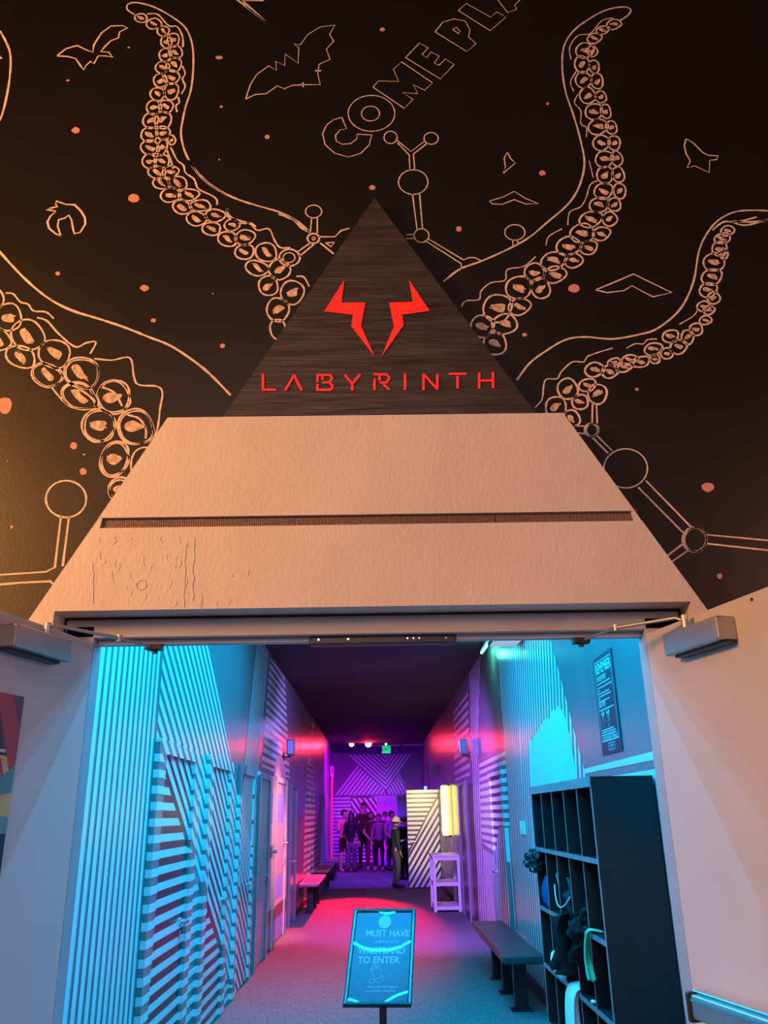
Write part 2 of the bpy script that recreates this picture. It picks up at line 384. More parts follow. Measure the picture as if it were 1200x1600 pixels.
# --- tentacle 3 (upper right)
t = MB()
stroke(t, 'C', [(30, 1015), (90, 970), (170, 940), (270, 895), (340, 855), (400, 805), (480, 735), (520, 670), (538, 590), (525, 510), (500, 420), (470, 330), (458, 240), (465, 165), (500, 110), (560, 65), (620, 35), (680, 25), (705, 35), (695, 55), (665, 75)])
for s_ in ([(640, 65), (600, 75), (560, 120), (515, 128), (485, 170), (490, 215)], [(510, 255), (488, 295), (500, 330)], [(515, 340), (502, 370), (525, 400), (525, 445), (545, 460), (545, 495)], [(555, 580), (570, 640)], [(590, 650), (560, 665), (545, 710), (525, 745), (485, 765), (478, 812)], [(458, 825), (410, 852), (400, 885)], [(362, 925), (320, 960), (260, 972), (252, 1010), (200, 1020), (165, 1050), (158, 1080), (110, 1085), (95, 1105)]):
    stroke(t, 'C', s_, w=.005)
for s_ in [(645, 88, 26, 18), (605, 108, 24, 14), (575, 138, 26, 18), (540, 182, 32, 28), (567, 185, 18, 20), (530, 232, 26, 32), (573, 240, 18, 24), (535, 288, 28, 30), (583, 292, 22, 28), (550, 345, 28, 30), (597, 350, 20, 22), (572, 402, 32, 28), (615, 402, 18, 26), (588, 457, 35, 28), (635, 460, 20, 24), (600, 515, 30, 28), (645, 515, 22, 26), (610, 573, 32, 30), (655, 572, 20, 28), (612, 630, 30, 30), (660, 630, 22, 28), (607, 688, 34, 28), (665, 688, 22, 28), (590, 738, 36, 26), (645, 738, 24, 24), (562, 790, 42, 28), (630, 790, 26, 26), (530, 842, 44, 34), (600, 842, 32, 24), (482, 888, 44, 34), (553, 892, 32, 24), (428, 940, 46, 32), (500, 940, 32, 26), (358, 982, 36, 32), (433, 990, 40, 30), (300, 1037, 48, 40), (380, 1040, 34, 38), (225, 1110, 52, 50), (305, 1105, 40, 30), (170, 1175, 42, 40), (250, 1170, 46, 36), (215, 1240, 42, 40)]:
    sucker(t, 'C', *s_, tilt=-.25)
mural('tentacle_drawing', t, 'chalk tentacle curling up at the upper right')
# --- tentacle 4 (right edge)
t = MB()
stroke(t, 'C', [(295, 1370), (340, 1310), (400, 1265), (470, 1225), (540, 1215), (640, 1222), (740, 1205), (800, 1185), (870, 1130), (910, 1070), (935, 1000), (950, 910), (975, 850), (1020, 795), (1090, 762), (1200, 760), (1290, 775)])
stroke(t, 'C', [(1000, 830), (1040, 800), (1090, 800), (1160, 782)]); stroke(t, 'C', [(1070, 800), (1120, 812), (1210, 790), (1290, 780)]); stroke(t, 'C', [(1070, 798), (1140, 800), (1215, 792)])
for s_ in [(1055, 832, 24, 18), (1035, 860, 30, 18), (1025, 897, 28, 26), (1040, 915, 15, 20), (1005, 945, 40, 32), (997, 998, 38, 28), (985, 1045, 32, 26), (1005, 1075, 22, 22), (968, 1105, 24, 18), (988, 1118, 20, 16), (975, 1155, 22, 16), (940, 1188, 24, 22), (910, 1215, 22, 26), (848, 1212, 30, 22), (878, 1250, 30, 26), (835, 1275, 22, 20), (787, 1258, 32, 22), (792, 1295, 18, 16), (740, 1305, 34, 18), (700, 1297, 28, 18), (683, 1325, 30, 14), (645, 1305, 24, 12), (630, 1340, 28, 24), (575, 1333, 34, 26), (548, 1388, 32, 22), (478, 1403, 36, 38), (585, 1420, 34, 36), (522, 1450, 30, 26), (435, 1470, 38, 40)]:
    sucker(t, 'C', *s_, tilt=-.25)
sucker(t, 'E', 228, 872, 34, 32)
for s_ in ([(640, 1255), (590, 1270), (550, 1285), (535, 1305), (495, 1305), (455, 1340), (440, 1365), (400, 1368), (390, 1400), (385, 1440), (360, 1470)], [(880, 1170), (930, 1140), (945, 1120)], [(690, 1255), (720, 1240), (750, 1240), (765, 1225), (800, 1222)]):
    stroke(t, 'C', s_, w=.005)
mural('tentacle_drawing', t, 'thin chalk tentacle at the right, its tip leaving the picture')
# --- bats, birds and other small figures
t = MB(); stroke(t, 'A', [(268, 260), (310, 228), (362, 213), (400, 232), (435, 245), (440, 210), (475, 155), (520, 122), (575, 120), (598, 130), (560, 150), (555, 178), (520, 190), (490, 220), (472, 242), (510, 245), (527, 268), (495, 262), (460, 262), (440, 298), (425, 288), (405, 305), (393, 328), (375, 305), (355, 275), (320, 265), (268, 262)], False)
mural('bat_drawing', t, 'small chalk bat at the upper left')
t = MB(); stroke(t, 'B', [(36, 404), (55, 345), (80, 305), (130, 268), (162, 287), (158, 250), (195, 267), (197, 220), (250, 258), (253, 195), (233, 178), (258, 183), (290, 140), (340, 110), (400, 102), (378, 140), (395, 168), (365, 200), (380, 242), (335, 262), (330, 300), (340, 345), (270, 345), (225, 348), (195, 362), (165, 350), (120, 382), (75, 385), (36, 404)], False, w=.0045)
stroke(t, 'B', [(318, 288), (343, 288)], False); stroke(t, 'B', [(270, 335), (270, 355)], False)
mural('bat_drawing', t, 'large chalk bat left of the lettering')
t = MB(); stroke(t, 'A', [(285, 1105), (270, 1060), (275, 1030), (305, 1022), (322, 1008), (335, 1030), (342, 1070), (348, 1095), (375, 1090), (400, 1050), (398, 1020), (380, 990), (350, 960), (310, 958), (262, 942), (262, 960), (270, 968), (240, 975), (218, 982), (262, 990), (235, 1015), (222, 1040), (230, 1070), (260, 1095), (285, 1105)], False)
mural('claw_drawing', t, 'chalk curled claw shape at the left')
t = MB(); stroke(t, 'B', [(-10, -10), (128, 97), (40, 25), (20, -10)], False, w=.009); stroke(t, 'B', [(128, 97), (70, 45), (28, 3), (110, 2)], False, w=.008)
mural('bolt_drawing', t, 'chalk pointed bolt at the top edge')
t = MB(); stroke(t, 'B', [(1103, 620), (1090, 645), (1095, 680), (1085, 707), (1135, 665), (1115, 645), (1103, 620)], False, w=.0045)
mural('wing_drawing', t, 'tiny chalk bent wing right of the apex')
t = MB(); stroke(t, 'C', [(196, 725), (245, 710), (285, 690), (325, 715), (373, 735), (325, 735), (285, 720), (240, 737), (205, 735), (196, 725)], False, w=.005)
mural('bird_drawing', t, 'small chalk bird right of the apex')
t = MB(); stroke(t, 'C', [(905, 500), (930, 515), (965, 550), (985, 560), (1020, 562), (1015, 575), (990, 578), (988, 622), (935, 598), (908, 605), (920, 580), (905, 555), (898, 525), (905, 500)], False, w=.0055)
mural('bird_drawing', t, 'chalk diving bird at the far right')
t = MB(); stroke(t, 'C', [(578, 1045), (640, 1020), (715, 988), (770, 1015), (853, 1055), (785, 1070), (745, 1050), (710, 1030), (680, 1048), (620, 1055), (578, 1045)], False, w=.0055)
mural('bird_drawing', t, 'wide chalk bird between the right tentacles')
# --- lettering COME PLA(Y)
t = MB()
for pl in ([(428, 478), (447, 525), (420, 530), (402, 552), (405, 575), (430, 588), (465, 585), (490, 565), (490, 547), (550, 550), (540, 590), (505, 625), (455, 640), (400, 625), (360, 590), (350, 545), (365, 510), (395, 488), (428, 478)],
           [(555, 355), (578, 330), (660, 332), (638, 282), (672, 252), (798, 338), (765, 368), (720, 345), (738, 382), (675, 377), (718, 405), (683, 442), (555, 355)],
           [(688, 235), (745, 175), (780, 195), (755, 222), (775, 235), (790, 212), (825, 228), (805, 258), (825, 266), (850, 240), (886, 263), (830, 322), (688, 235)],
           [(808, 130), (840, 90), (885, 77), (930, 85), (950, 120), (945, 150), (975, 178), (938, 210), (808, 130)], [(880, 120), (895, 110), (910, 128), (905, 138), (880, 120)],
           [(903, 43), (935, 14), (1035, 70), (1060, 48), (1097, 70), (1033, 125), (903, 43)],
           [(1025, -50), (1105, 52), (1140, 38), (1133, 20), (1165, -10), (1200, -5), (1190, -60), (1060, -90), (1025, -50)]):
    stroke(t, 'B', pl, False, w=.0045)
for (cx, cy, rx, ry) in ((549, 462, 95, 73), (545, 463, 37, 30)):
    stroke(t, 'B', [(cx + rx * math.cos(a * .314), cy + ry * math.sin(a * .314)) for a in range(20)], True, True, w=.0045)
mural('chalk_lettering', t, 'chalk outlined words COME PLA running off the top edge')
# --- molecules
def ring(mb, c, cx, cy, rx, ry, w=.005): stroke(mb, c, [(cx + rx * math.cos(a * .393), cy + ry * math.sin(a * .393)) for a in range(16)], True, True, w=w)
t = MB()
ring(t, 'B', 627, 560, 27, 25); ring(t, 'B', 792, 564, 29, 24); ring(t, 'B', 719, 742, 60, 50); ring(t, 'B', 753, 960, 30, 28)
for s_ in ([(655, 582), (703, 632), (705, 688)], [(648, 568), (710, 618), (765, 575)], [(775, 585), (720, 628), (725, 690)], [(716, 790), (735, 938)], [(745, 790), (757, 932)], [(783, 975), (925, 1060)], [(775, 985), (915, 1075), (915, 1098)], [(690, 957), (725, 955)], [(690, 972), (724, 972)], [(925, 1060), (945, 1050), (970, 1050), (995, 1062)]):
    stroke(t, 'B', s_, False, w=.005)
ring(t, 'C', 287, 838, 36, 28); stroke(t, 'C', [(280, 865), (280, 888)], False, w=.005); stroke(t, 'C', [(298, 862), (298, 880)], False, w=.005)
mural('molecule_drawing', t, 'chalk molecule above and right of the apex')
t = MB()
ring(t, 'B', 313, 862, 33, 26); ring(t, 'B', 312, 972, 24, 20, .008); ring(t, 'B', 313, 972, 6, 6); ring(t, 'B', 215, 1050, 42, 34, .008); ring(t, 'B', 213, 1050, 24, 20)
for s_ in ([(305, 888), (300, 945)], [(328, 888), (328, 950)], [(335, 965), (400, 965), (425, 940), (460, 930)], [(340, 990), (395, 1035)], [(360, 990), (398, 988), (385, 1005), (360, 990)], [(300, 990), (250, 1025)], [(315, 995), (255, 1045)]):
    stroke(t, 'B', s_, False, w=.0065)
mural('molecule_drawing', t, 'chalk molecule touching the left tentacle beside the apex')
t = MB()
ring(t, 'D', 295, 1085, 90, 82, .007)
for s_ in ([(272, 1165), (258, 1280), (245, 1390), (205, 1410), (100, 1417), (-40, 1426)], [(308, 1165), (292, 1290), (280, 1385)], [(-40, 1470), (100, 1458), (225, 1452), (242, 1470)]): stroke(t, 'D', s_, False, w=.0075)
mural('molecule_drawing', t, 'chalk molecule low at the left edge')
t = MB()
ring(t, 'E', 305, 915, 26, 24, .007); ring(t, 'E', 310, 915, 24, 24); ring(t, 'E', 702, 1337, 46, 46, .008); ring(t, 'E', 706, 1337, 42, 46); ring(t, 'E', 437, 1063, 84, 75)
for s_ in ([(325, 820), (328, 890)], [(310, 815), (308, 890)], [(325, 935), (385, 995)], [(310, 945), (370, 1005)], [(515, 1110), (690, 1290)], [(485, 1135), (660, 1312)], [(748, 1318), (985, 1340), (1100, 1352)], [(748, 1352), (985, 1378), (1100, 1392)], [(655, 1355), (580, 1412)], [(675, 1380), (600, 1432)], [(225, 900), (280, 900)], [(240, 925), (280, 930)]):
    stroke(t, 'E', s_, False, w=.006)
mural('molecule_drawing', t, 'chalk molecule down the right side of the pyramid')
# --- paint dots
t = MB()
for c, x, y, rx, ry in [('A', 355, 611, 20, 15), ('A', 627, 929, 27, 21), ('A', 1027, 270, 17, 9), ('A', 1037, 500, 7, 6), ('A', 1027, 748, 4, 4), ('A', 603, 222, 6, 4), ('A', 318, 377, 8, 5), ('A', 677, 1350, 20, 15),
                        ('D', 257, 78, 11, 9), ('D', 685, 287, 12, 9), ('D', 993, 401, 12, 11), ('D', 20, 667, 35, 38), ('D', 329, 847, 16, 16), ('D', 371, 962, 17, 15), ('D', 52, 1210, 8, 8), ('D', 375, 886, 6, 5), ('D', 950, 168, 5, 3),
                        ('B', 593, 120, 11, 8), ('B', 124, 558, 11, 9), ('B', 552, 765, 13, 10), ('B', 905, 933, 12, 11), ('C', 386, 624, 12, 10), ('C', 405, 374, 6, 5), ('C', 500, 1040, 22, 15), ('C', 322, 1207, 9, 7), ('C', 727, 1404, 7, 6),
                        ('E', 753, 1135, 24, 18), ('E', 799, 1477, 11, 11), ('D', 32, 916, 3, 3)]:
    p = [wp(c, (x + rx * math.cos(a * .449) * random.uniform(.88, 1.08), y + ry * math.sin(a * .449) * random.uniform(.88, 1.08))) for a in range(14)]
    t.ngon([(q[0], YW - .0012, q[1]) for q in p])
o = obj('paint_dots', t, 'pink_dot', wall_front, recalc=False); o['label'] = 'pink paint dots scattered over the black wall'

# --- pyramid: white lower part with opening
py = thing('pyramid_facade', 'white textured pyramid base framing the doorway, with a dark ribbed slot across it', 'pyramid', (0, 2.65, 0))
sl = lambda z, a, b: a + (b - a) * (z - 2.19) / (2.90 - 2.19)
XL = lambda z: sl(z, -1.111, -.725); XR = lambda z: sl(z, 1.086, .690)
Z0, Z1, Z2 = 2.485, 2.522, 2.90
up = MB(); YP = YW - .002
up.prism_y([(XL(Z1), Z1), (XR(Z1), Z1), (XR(Z2), Z2), (XL(Z2), Z2)], 2.60, YP)
obj('upper_panel', up, 'plaster', py)
lo = MB()
lo.prism_y([(XL(2.2), 2.2), (XR(2.2), 2.2), (XR(Z0), Z0), (XL(Z0), Z0)], 2.60, YP)
lo.prism_y([(XL(0), 0), (-1.04, 0), (-1.04, 2.2), (XL(2.2), 2.2)], 2.60, YP)
lo.prism_y([(1.045, 0), (XR(0), 0), (XR(2.2), 2.2), (1.045, 2.2)], 2.60, YP)
for s_ in (-1, 1):
    X_ = XL if s_ < 0 else XR
    xi = -.918 if s_ < 0 else .890
    q = [(X_(Z0), Z0), (xi - .006 * -s_, Z0), (xi, Z1), (X_(Z1), Z1)]
    lo.prism_y(q, 2.602, YP)
obj('lower_panel', lo, 'plaster', py)
# thin trowel ridges on the left of the lower panel, and the round plug
rd = MB()
random.seed(3)
for px_, y0_, y1_ in ((304, 840, 945), (290, 850, 950), (146, 880, 952)):
    pts = [on_y(px_ + (yy - y0_) * -.03 + random.uniform(-1.6, 1.6), yy, 2.5995) for yy in range(y0_, y1_, 9)]
    rd.tube(pts, .0018, 5)
for k in range(46):
    px_ = random.gauss(235, 75); yy = random.uniform(832, 945)
    if px_ < 150 or px_ > 420: continue
    a = on_y(px_, yy, 2.5997); L_ = random.uniform(.01, .035)
    rd.tube([a, (a.x + random.uniform(-.006, .006), 2.5995, a.z - L_ * .5), (a.x + random.uniform(-.01, .01), 2.5997, a.z - L_)], [.0006, .0015, .0006], 5)
c_ = on_y(221, 914, 2.5995)
rd.tube([(c_.x + .017 * math.cos(a * .6283), 2.5995, c_.z + .017 * math.sin(a * .6283)) for a in range(11)], .0022, 6)
obj('trowel_ridges', rd, 'plaster', py)['kind'] = 'stuff'
random.seed(11)
gr = MB()
cuts = [-.93, on_y(465, 812, 2.65).x, on_y(772, 808, 2.65).x, .905]
for a, b in zip(cuts[:-1], cuts[1:]):
    n = int((b - a - .004) / .006)
    for k in range(n):
        x = a + .002 + k * .006
        gr.tube([(x + .003, 2.615, Z0 - .01), (x + .003, 2.615, Z1 + .01)], .0031, 6, caps=False)
gr.box(-.94, .915, 2.617, 2.625, Z0 - .012, Z1 + .012)
obj('ribbed_slot', gr, 'grille', py)['label'] = 'dark ribbed strip seen through the slot'

# --- dark triangular sign with red emblem
sg = thing('triangle_sign', 'dark triangular panel with a red glowing horned emblem over the word LABYRINTH', 'sign', (.03, 2.67, 2.90))
tp = MB(); tp.prism_y([(-.549, 2.901), (.612, 2.901), (.026, 3.905)], 2.64, YP)
obj('panel', tp, 'tri_panel', sg)
def FP(a, b, y=2.638): q = on_y(330 + a * .45, 290 + b * .45, y); return (q.x, q.z)
for nm, pl in (('emblem_horn', [(462, 330), (452, 408), (535, 408), (520, 490), (567, 593), (487, 490), (492, 450), (393, 438)]),
               ('emblem_horn', [(687, 330), (758, 436), (662, 450), (668, 485), (592, 594), (635, 490), (618, 408), (700, 405)])):
    e = MB(); e.prism_y([FP(*p) for p in pl], 2.635, 2.645, 0, 1); obj(nm, e, ['red_glow', 'red_edge'], sg)
def bar(mb, p, q, w, y0=2.635, y1=2.645):
    a, b = FP(*p), FP(*q); dx, dz = b[0] - a[0], b[1] - a[1]; l = math.hypot(dx, dz); nx, nz = -dz / l * w / 2, dx / l * w / 2
    mb.prism_y([(a[0] + nx, a[1] + nz), (b[0] + nx, b[1] + nz), (b[0] - nx, b[1] - nz), (a[0] - nx, a[1] - nz)], y0, y1, 0, 1)
LET = {'L': [((180, 656), (180, 714)), ((180, 710), (226, 710))], 'A': [((257, 713), (288, 660)), ((287, 658), (315, 713))],
       'B': [((366, 659), (412, 659)), ((412, 657), (421, 672)), ((421, 670), (410, 685)), ((386, 685), (412, 685)), ((410, 685), (423, 698)), ((423, 697), (414, 711)), ((366, 711), (416, 711)), ((369, 664), (369, 684)), ((369, 690), (369, 711)), ((386, 660), (386, 676))],
       'Y': [((464, 659), (491, 690)), ((517, 657), (489, 691)), ((490, 688), (490, 713))],
       'R': [((564, 657), (610, 657)), ((608, 655), (619, 670)), ((619, 668), (609, 685)), ((585, 685), (611, 685)), ((567, 672), (567, 711)), ((585, 661), (585, 678)), ((597, 690), (618, 710))],
       'I': [((673, 654), (673, 711))], 'N': [((737, 712), (737, 655)), ((737, 656), (785, 708)), ((785, 710), (785, 655))],
       'T': [((825, 655), (886, 655)), ((855, 662), (855, 706))], 'H': [((930, 651), (930, 706)), ((978, 649), (978, 705)), ((930, 679), (978, 678))]}
for k in 'LABYRINTH':
    e = MB()
    for p, q in LET[k]: bar(e, p, q, .0082)
    obj('letter', e, ['red_glow', 'red_edge'], sg)['label'] = 'red lit letter ' + k

# ================================================================== ENTRANCE FRAME AND DOORS
fr = MB()
fr.box(-1.03, -.932, 2.69, 2.775, 0, 2.17, bev=.004); fr.box(.912, 1.035, 2.69, 2.775, 0, 2.17, bev=.004); fr.box(-1.03, 1.035, 2.69, 2.775, 2.128, 2.19, bev=.004)
trim = struct(obj('trim_1', fr, 'frame_paint'), 'grey metal frame around the double entrance doors')
s_ = MB(); s_.box(-.93, -.217, 2.725, 2.765, 2.112, 2.127, bev=.002); s_.box(.279, .91, 2.725, 2.765, 2.112, 2.127, bev=.002)
obj('door_stop', s_, 'door_paint', trim)
s_ = MB(); s_.box(-.215, .277, 2.715, 2.770, 2.100, 2.130, bev=.004); 
for x in (-.19, -.09, .11, .13, .15, .24): s_.box(x, x + .006, 2.713, 2.716, 2.113, 2.119, 1)
obj('coordinator_bar', s_, ['black_plastic', 'bright_metal'], trim)['label'] = 'black bar under the middle of the door head'

def leaf(name, hinge, d, sgn, label):
    d = Vector((d[0], d[1], 0)).normalized(); n = Vector((-d.y, d.x, 0)) * sgn      # n: towards the opening
    up_ = Vector((0, 0, 1)); W, H, T = .905, 2.10, .045
    h = Vector((hinge[0], hinge[1], 0))
    mb = MB(); c = h + d * (W / 2) - n * (T / 2) + up_ * (.012 + H / 2)
    mb.obox(c, d, n, up_, W / 2, T / 2, H / 2, bev=.002)
    o = struct(obj(name, mb, 'door_paint'), label)
    P = lambda s, z, off=0: h + d * s + n * off + up_ * z
    return o, P, d, n, up_
dL, PL, ddL, nL, upv = leaf('door_1', (-.931, 2.686), (-.111, -.480), 1, 'left entrance door leaf standing open, pale paint, closer at its top')
dR, PR, ddR, nR, _ = leaf('door_2', (.911, 2.686), (.152, -.640), -1, 'right entrance door leaf standing open, pale paint, with closer and push bar')
for (o, P, d, n, s0, s1, z0, z1, brk, elb, arm) in ((dL, PL, ddL, nL, .210, .476, 2.008, 2.074, (-.74, 2.735, 2.098), (186, 997), .30), (dR, PR, ddR, nR, .188, .461, 2.000, 2.068, (.704, 2.735, 2.098), (962, 981), .27)):
    b = MB(); b.obox(P((s0 + s1) / 2, (z0 + z1) / 2, .031), d, n, upv, (s1 - s0) / 2, .031, (z1 - z0) / 2, bev=.006)
    cb = obj('closer', b, 'metal', o)
    b = MB(); b.obox(P((s0 + s1) / 2 + .01, z0 - .002, .022), d, n, upv, (s1 - s0) / 2 - .012, .018, .006)
    obj('closer_base', b, 'dark_metal', cb)
    E_ = on_z(elb[0], elb[1], 2.112); S_ = P(arm, 2.095, .03)
    b = MB(); b.tube([P(arm, z1 - .004, .03), P(arm, 2.112, .03)], .011, 10); b.tube([S_, S_ + (E_ - S_) * .12 + Vector((0, 0, .012)), E_], .0055, 8); 
    b.tube([E_, Vector(brk) + Vector((0, 0, .004))], .0045, 8); b.tube([E_ - Vector((0, 0, .010)), E_ + Vector((0, 0, .010))], .009, 12)
    obj('closer_arm', b, 'metal', o)
    b = MB(); b.box(brk[0] - .028, brk[0] + .028, brk[1] - .02, brk[1] + .016, brk[2] - .006, brk[2] + .012, bev=.003); b.tube([(brk[0], brk[1], brk[2] - .016), (brk[0], brk[1], brk[2])], .010)
    obj('arm_bracket', b, 'dark_metal', o)
    for z in (.25, 1.05, 1.88):
        hb = MB(); hb.tube([P(-.006, z, -.02), P(-.006, z + .1, -.02)], .007, 10); obj('hinge', hb, 'door_paint', o)
pb = MB(); pb.obox(PR(.487, 1.045, .040), ddR, nR, upv, .400, .026, .030, bev=.006)
pbo = obj('push_bar', pb, 'metal', dR); pbo['label'] = 'grey metal push bar'
pb = MB(); pb.obox(PR(.487, 1.079, .040), ddR, nR, upv, .40, .016, .006, bev=.002); pb.obox(PR(.487, 1.063, .067), ddR, nR, upv, .40, .002, .003)
obj('push_pad', pb, 'bright_metal', pbo)
pb = MB(); pb.obox(PR(.082, 1.043, .038), ddR, nR, upv, .010, .034, .038, bev=.006); obj('end_cap', pb, 'dark_metal', pbo)
b = MB(); q = PR(.544, 2.094, .001); b.obox(q, ddR, nR, upv, .004, .002, .004); obj('screw_hole', b, 'black_plastic', dR)

# poster on the left leaf
po = thing('wall_poster', 'colourful poster with red band and mustard and teal rays fixed on the left entrance door', 'poster', PL(.56, 1.26, 0))
sA, sB, zA, zB = .326, .80, 1.22, 1.893
def pq(mb, pts, off, mi): mb.ngon([PL(s, z, off) for s, z in pts], mi)
b = MB(); b.obox(PL((sA + sB) / 2, (zA + zB) / 2, .0015), ddL, nL, upv, (sB - sA) / 2, .001, (zB - zA) / 2); sheet = obj('sheet', b, 'p_navy', po)
b = MB()
pq(b, [(sA, zB), (sA + .14, zB), (sA + .20, 1.75), (sA, 1.75)], .003, 0)
pq(b, [(sA + .05, zB), (sA + .117, zB), (sA + .02, 1.68), (sA, 1.71), (sA, 1.80)], .0034, 1)
pq(b, [(sA + .117, zB), (sB, zB), (sB, 1.735), (sA + .062, 1.735)], .0034, 5)
pq(b, [(sA + .05, 1.737), (sB, 1.737), (sB, 1.746), (sA + .05, 1.746)], .0038, 4)
pq(b, [(sA, 1.53), (sB, 1.53), (sB, 1.73), (sA + .03, 1.73), (sA, 1.70)], .0033, 2)
cx_, cz_ = (sA + sB) / 2, 1.60
for k in range(12):
    a0 = 2 * PI * k / 12 + .12; a1 = a0 + PI / 12
    rr = .34
    tri = [(cx_, cz_), (cx_ + rr * math.cos(a0), cz_ + rr * math.sin(a0)), (cx_ + rr * math.cos(a1), cz_ + rr * math.sin(a1))]
    tri = clip_rect(tri, (sA, sB, 1.53, 1.73))
    if tri: pq(b, tri, .0036, 3)
pq(b, [(sA, 1.37), (sB, 1.37), (sB, 1.385), (sA, 1.385)], .0036, 3)
obj('print', b, ['p_dred', 'p_red', 'p_yellow', 'p_teal', 'p_cream', 'p_navy'], sheet, recalc=False)
b = MB()
for ch, z, sz, mi in (('A', 1.695, .062, 0), ('S', 1.645, .062, 0), ('R', 1.588, .045, 1)):
    put_text(b, ch, sz, PL(sA + .068, z, .0042), -ddL, upv, mi, bold=.002)
obj('lettering', b, ['p_red', 'p_navy'], sheet, recalc=False)

# ================================================================== CORRIDOR SHELL
XLW, XRW, ZC, YE, YF = -1.36, 1.44, 3.56, 25.6, 29.0
b = MB(); b.box(-6, 6, -4, YF + .2, -.1, 0); floor = struct(obj('floor', b, 'carpet'), 'grey carpet floor running down the corridor')
b = MB(); b.box(-2.5, 2.5, 2.76, YF + .2, ZC, ZC + .1); struct(obj('ceiling', b, 'ceil'), 'dark corridor ceiling')
b = MB(); b.box(XLW - .12, XLW, 2.76, YE, 0, ZC); b.box(-2.5, XLW - .12, YE - .12, YE, 0, ZC); wall_left = struct(obj('wall_left', b, 'wall_grey'), 'left corridor wall, grey with white stripes')
b = MB(); b.box(XRW, XRW + .12, 2.76, YE, 0, ZC); b.box(XRW + .12, 2.5, YE - .12, YE, 0, ZC); wall_right = struct(obj('wall_right', b, 'wall_grey'), 'right corridor wall, grey with white stripes')
b = MB(); b.box(-2.5, 2.5, YF, YF + .12, 0, ZC); b.box(-2.5, -2.4, YE, YF, 0, ZC); b.box(2.4, 2.5, YE, YF, 0, ZC); wall_back = struct(obj('wall_back', b, 'far_grey'), 'far end wall with a large striped cross pattern')
b = MB(); b.box(XLW, XLW + .012, 14.7, YE, 0, .10); b.box(XLW, XLW + .012, 4, 5.1, 0, .10); struct(obj('baseboard_left', b, 'base_board'), 'dark baseboard of the left corridor wall')
b = MB(); b.box(XRW - .012, XRW, 2.8, 9.5, 0, .11); b.box(XRW - .012, XRW, 10.8, 13.6, 0, .11); b.box(XRW - .012, XRW, 14.8, YE, 0, .11); struct(obj('baseboard_right', b, 'base_board'), 'dark baseboard of the right corridor wall')

# --- painted patterns of the left wall, as polygons in (y,z)
LP = []          # (polygon, material index)   0 white stripe, 1 dark
GRP = {}; gcount = [0]
def addp(lst, polys, mi=0):
    gcount[0] += 1
    for p in polys: GRP[id(p)] = gcount[0] % 7
    lst += [(p, mi) for p in polys]
bl = lambda y: 1.985 - .57 * (y - 5.24)
addp(LP, stripes([(3.2, 0), (5.19, 0), (5.19, ZC), (3.2, ZC)], (0, 1), .0965, .60, -5.19 + .035))
S2 = [(5.22, ZC), (5.22, 2.0), (8.72, 0), (9.6, 0), (9.6, 1.35), (8.45, 1.80), (8.0, 2.05), (6.62, 2.90), (5.55, ZC)]
addp(LP, stripes([(5.22, ZC), (5.22, 2.0), (8.0, .42), (8.0, 2.05), (5.55, ZC)], (1, -.56), .098, .56))
addp(LP, stripes([(8.0, 2.05), (8.0, .42), (8.72, 0), (9.5, 0), (9.5, 1.2)], (1, -.62), .098, .56))
addp(LP, stripes([(5.203, 1.96), (5.22, 1.96), (8.55, .06), (8.55, 0), (5.203, 0)], (1, 0), .0935, .50, .02))
addp(LP, fan_stripes((9.43, ZC), (10.50, ZC), (8.36, .95), (9.42, .95), 10, .52))
addp(LP, stripes([(9.72, 0), (10.92, 0), (10.92, 2.05), (9.80, 2.05)], (.02, 1), .105, .55))
addp(LP, stripes([(10.60, 3.5), (12.42, 3.56), (13.52, 2.12), (10.14, 2.12)], (1, 0), .0985, .55, .03))
addp(LP, stripes([(13.35, 0), (14.8, 0), (14.8, .02), (13.35, .02)], (1, 0), .1, .5))
addp(LP, stripes([(18.1, 3.56), (18.75, 3.5), (17.3, 2.45), (16.95, 2.4)], (1, 0), .16, .5))
addp(LP, stripes([(16.9, 2.75), (18.4, 2.75), (20.0, 1.2), (19.4, .15), (16.3, .15), (16.4, 1.4)], (1, .0), .115, .55))
addp(LP, stripes([(19.8, 0), (25.5, 0), (25.5, 1.9), (20.6, 2.6)], (.25, 1), .24, .45))
def paint_x(name, polys, rect, x, parent, mats, skip=()):
    mb = MB()
    for p, mi in polys:
        if mi in skip: continue
        q = clip_rect(p, rect)
        xo = x + (1 if x < 0 else -1) * .00012 * GRP.get(id(p), 0)
        if len(q) >= 3: mb.ngon([(xo, a, c) for a, c in q], mi)
    if mb.v:
        o = obj(name, mb, mats, parent, recalc=False); return o
paint_x('mural_stripes', LP, (2.8, YE, .0, ZC), XLW + .002, wall_left, ['stripe', 'wall_dark'])

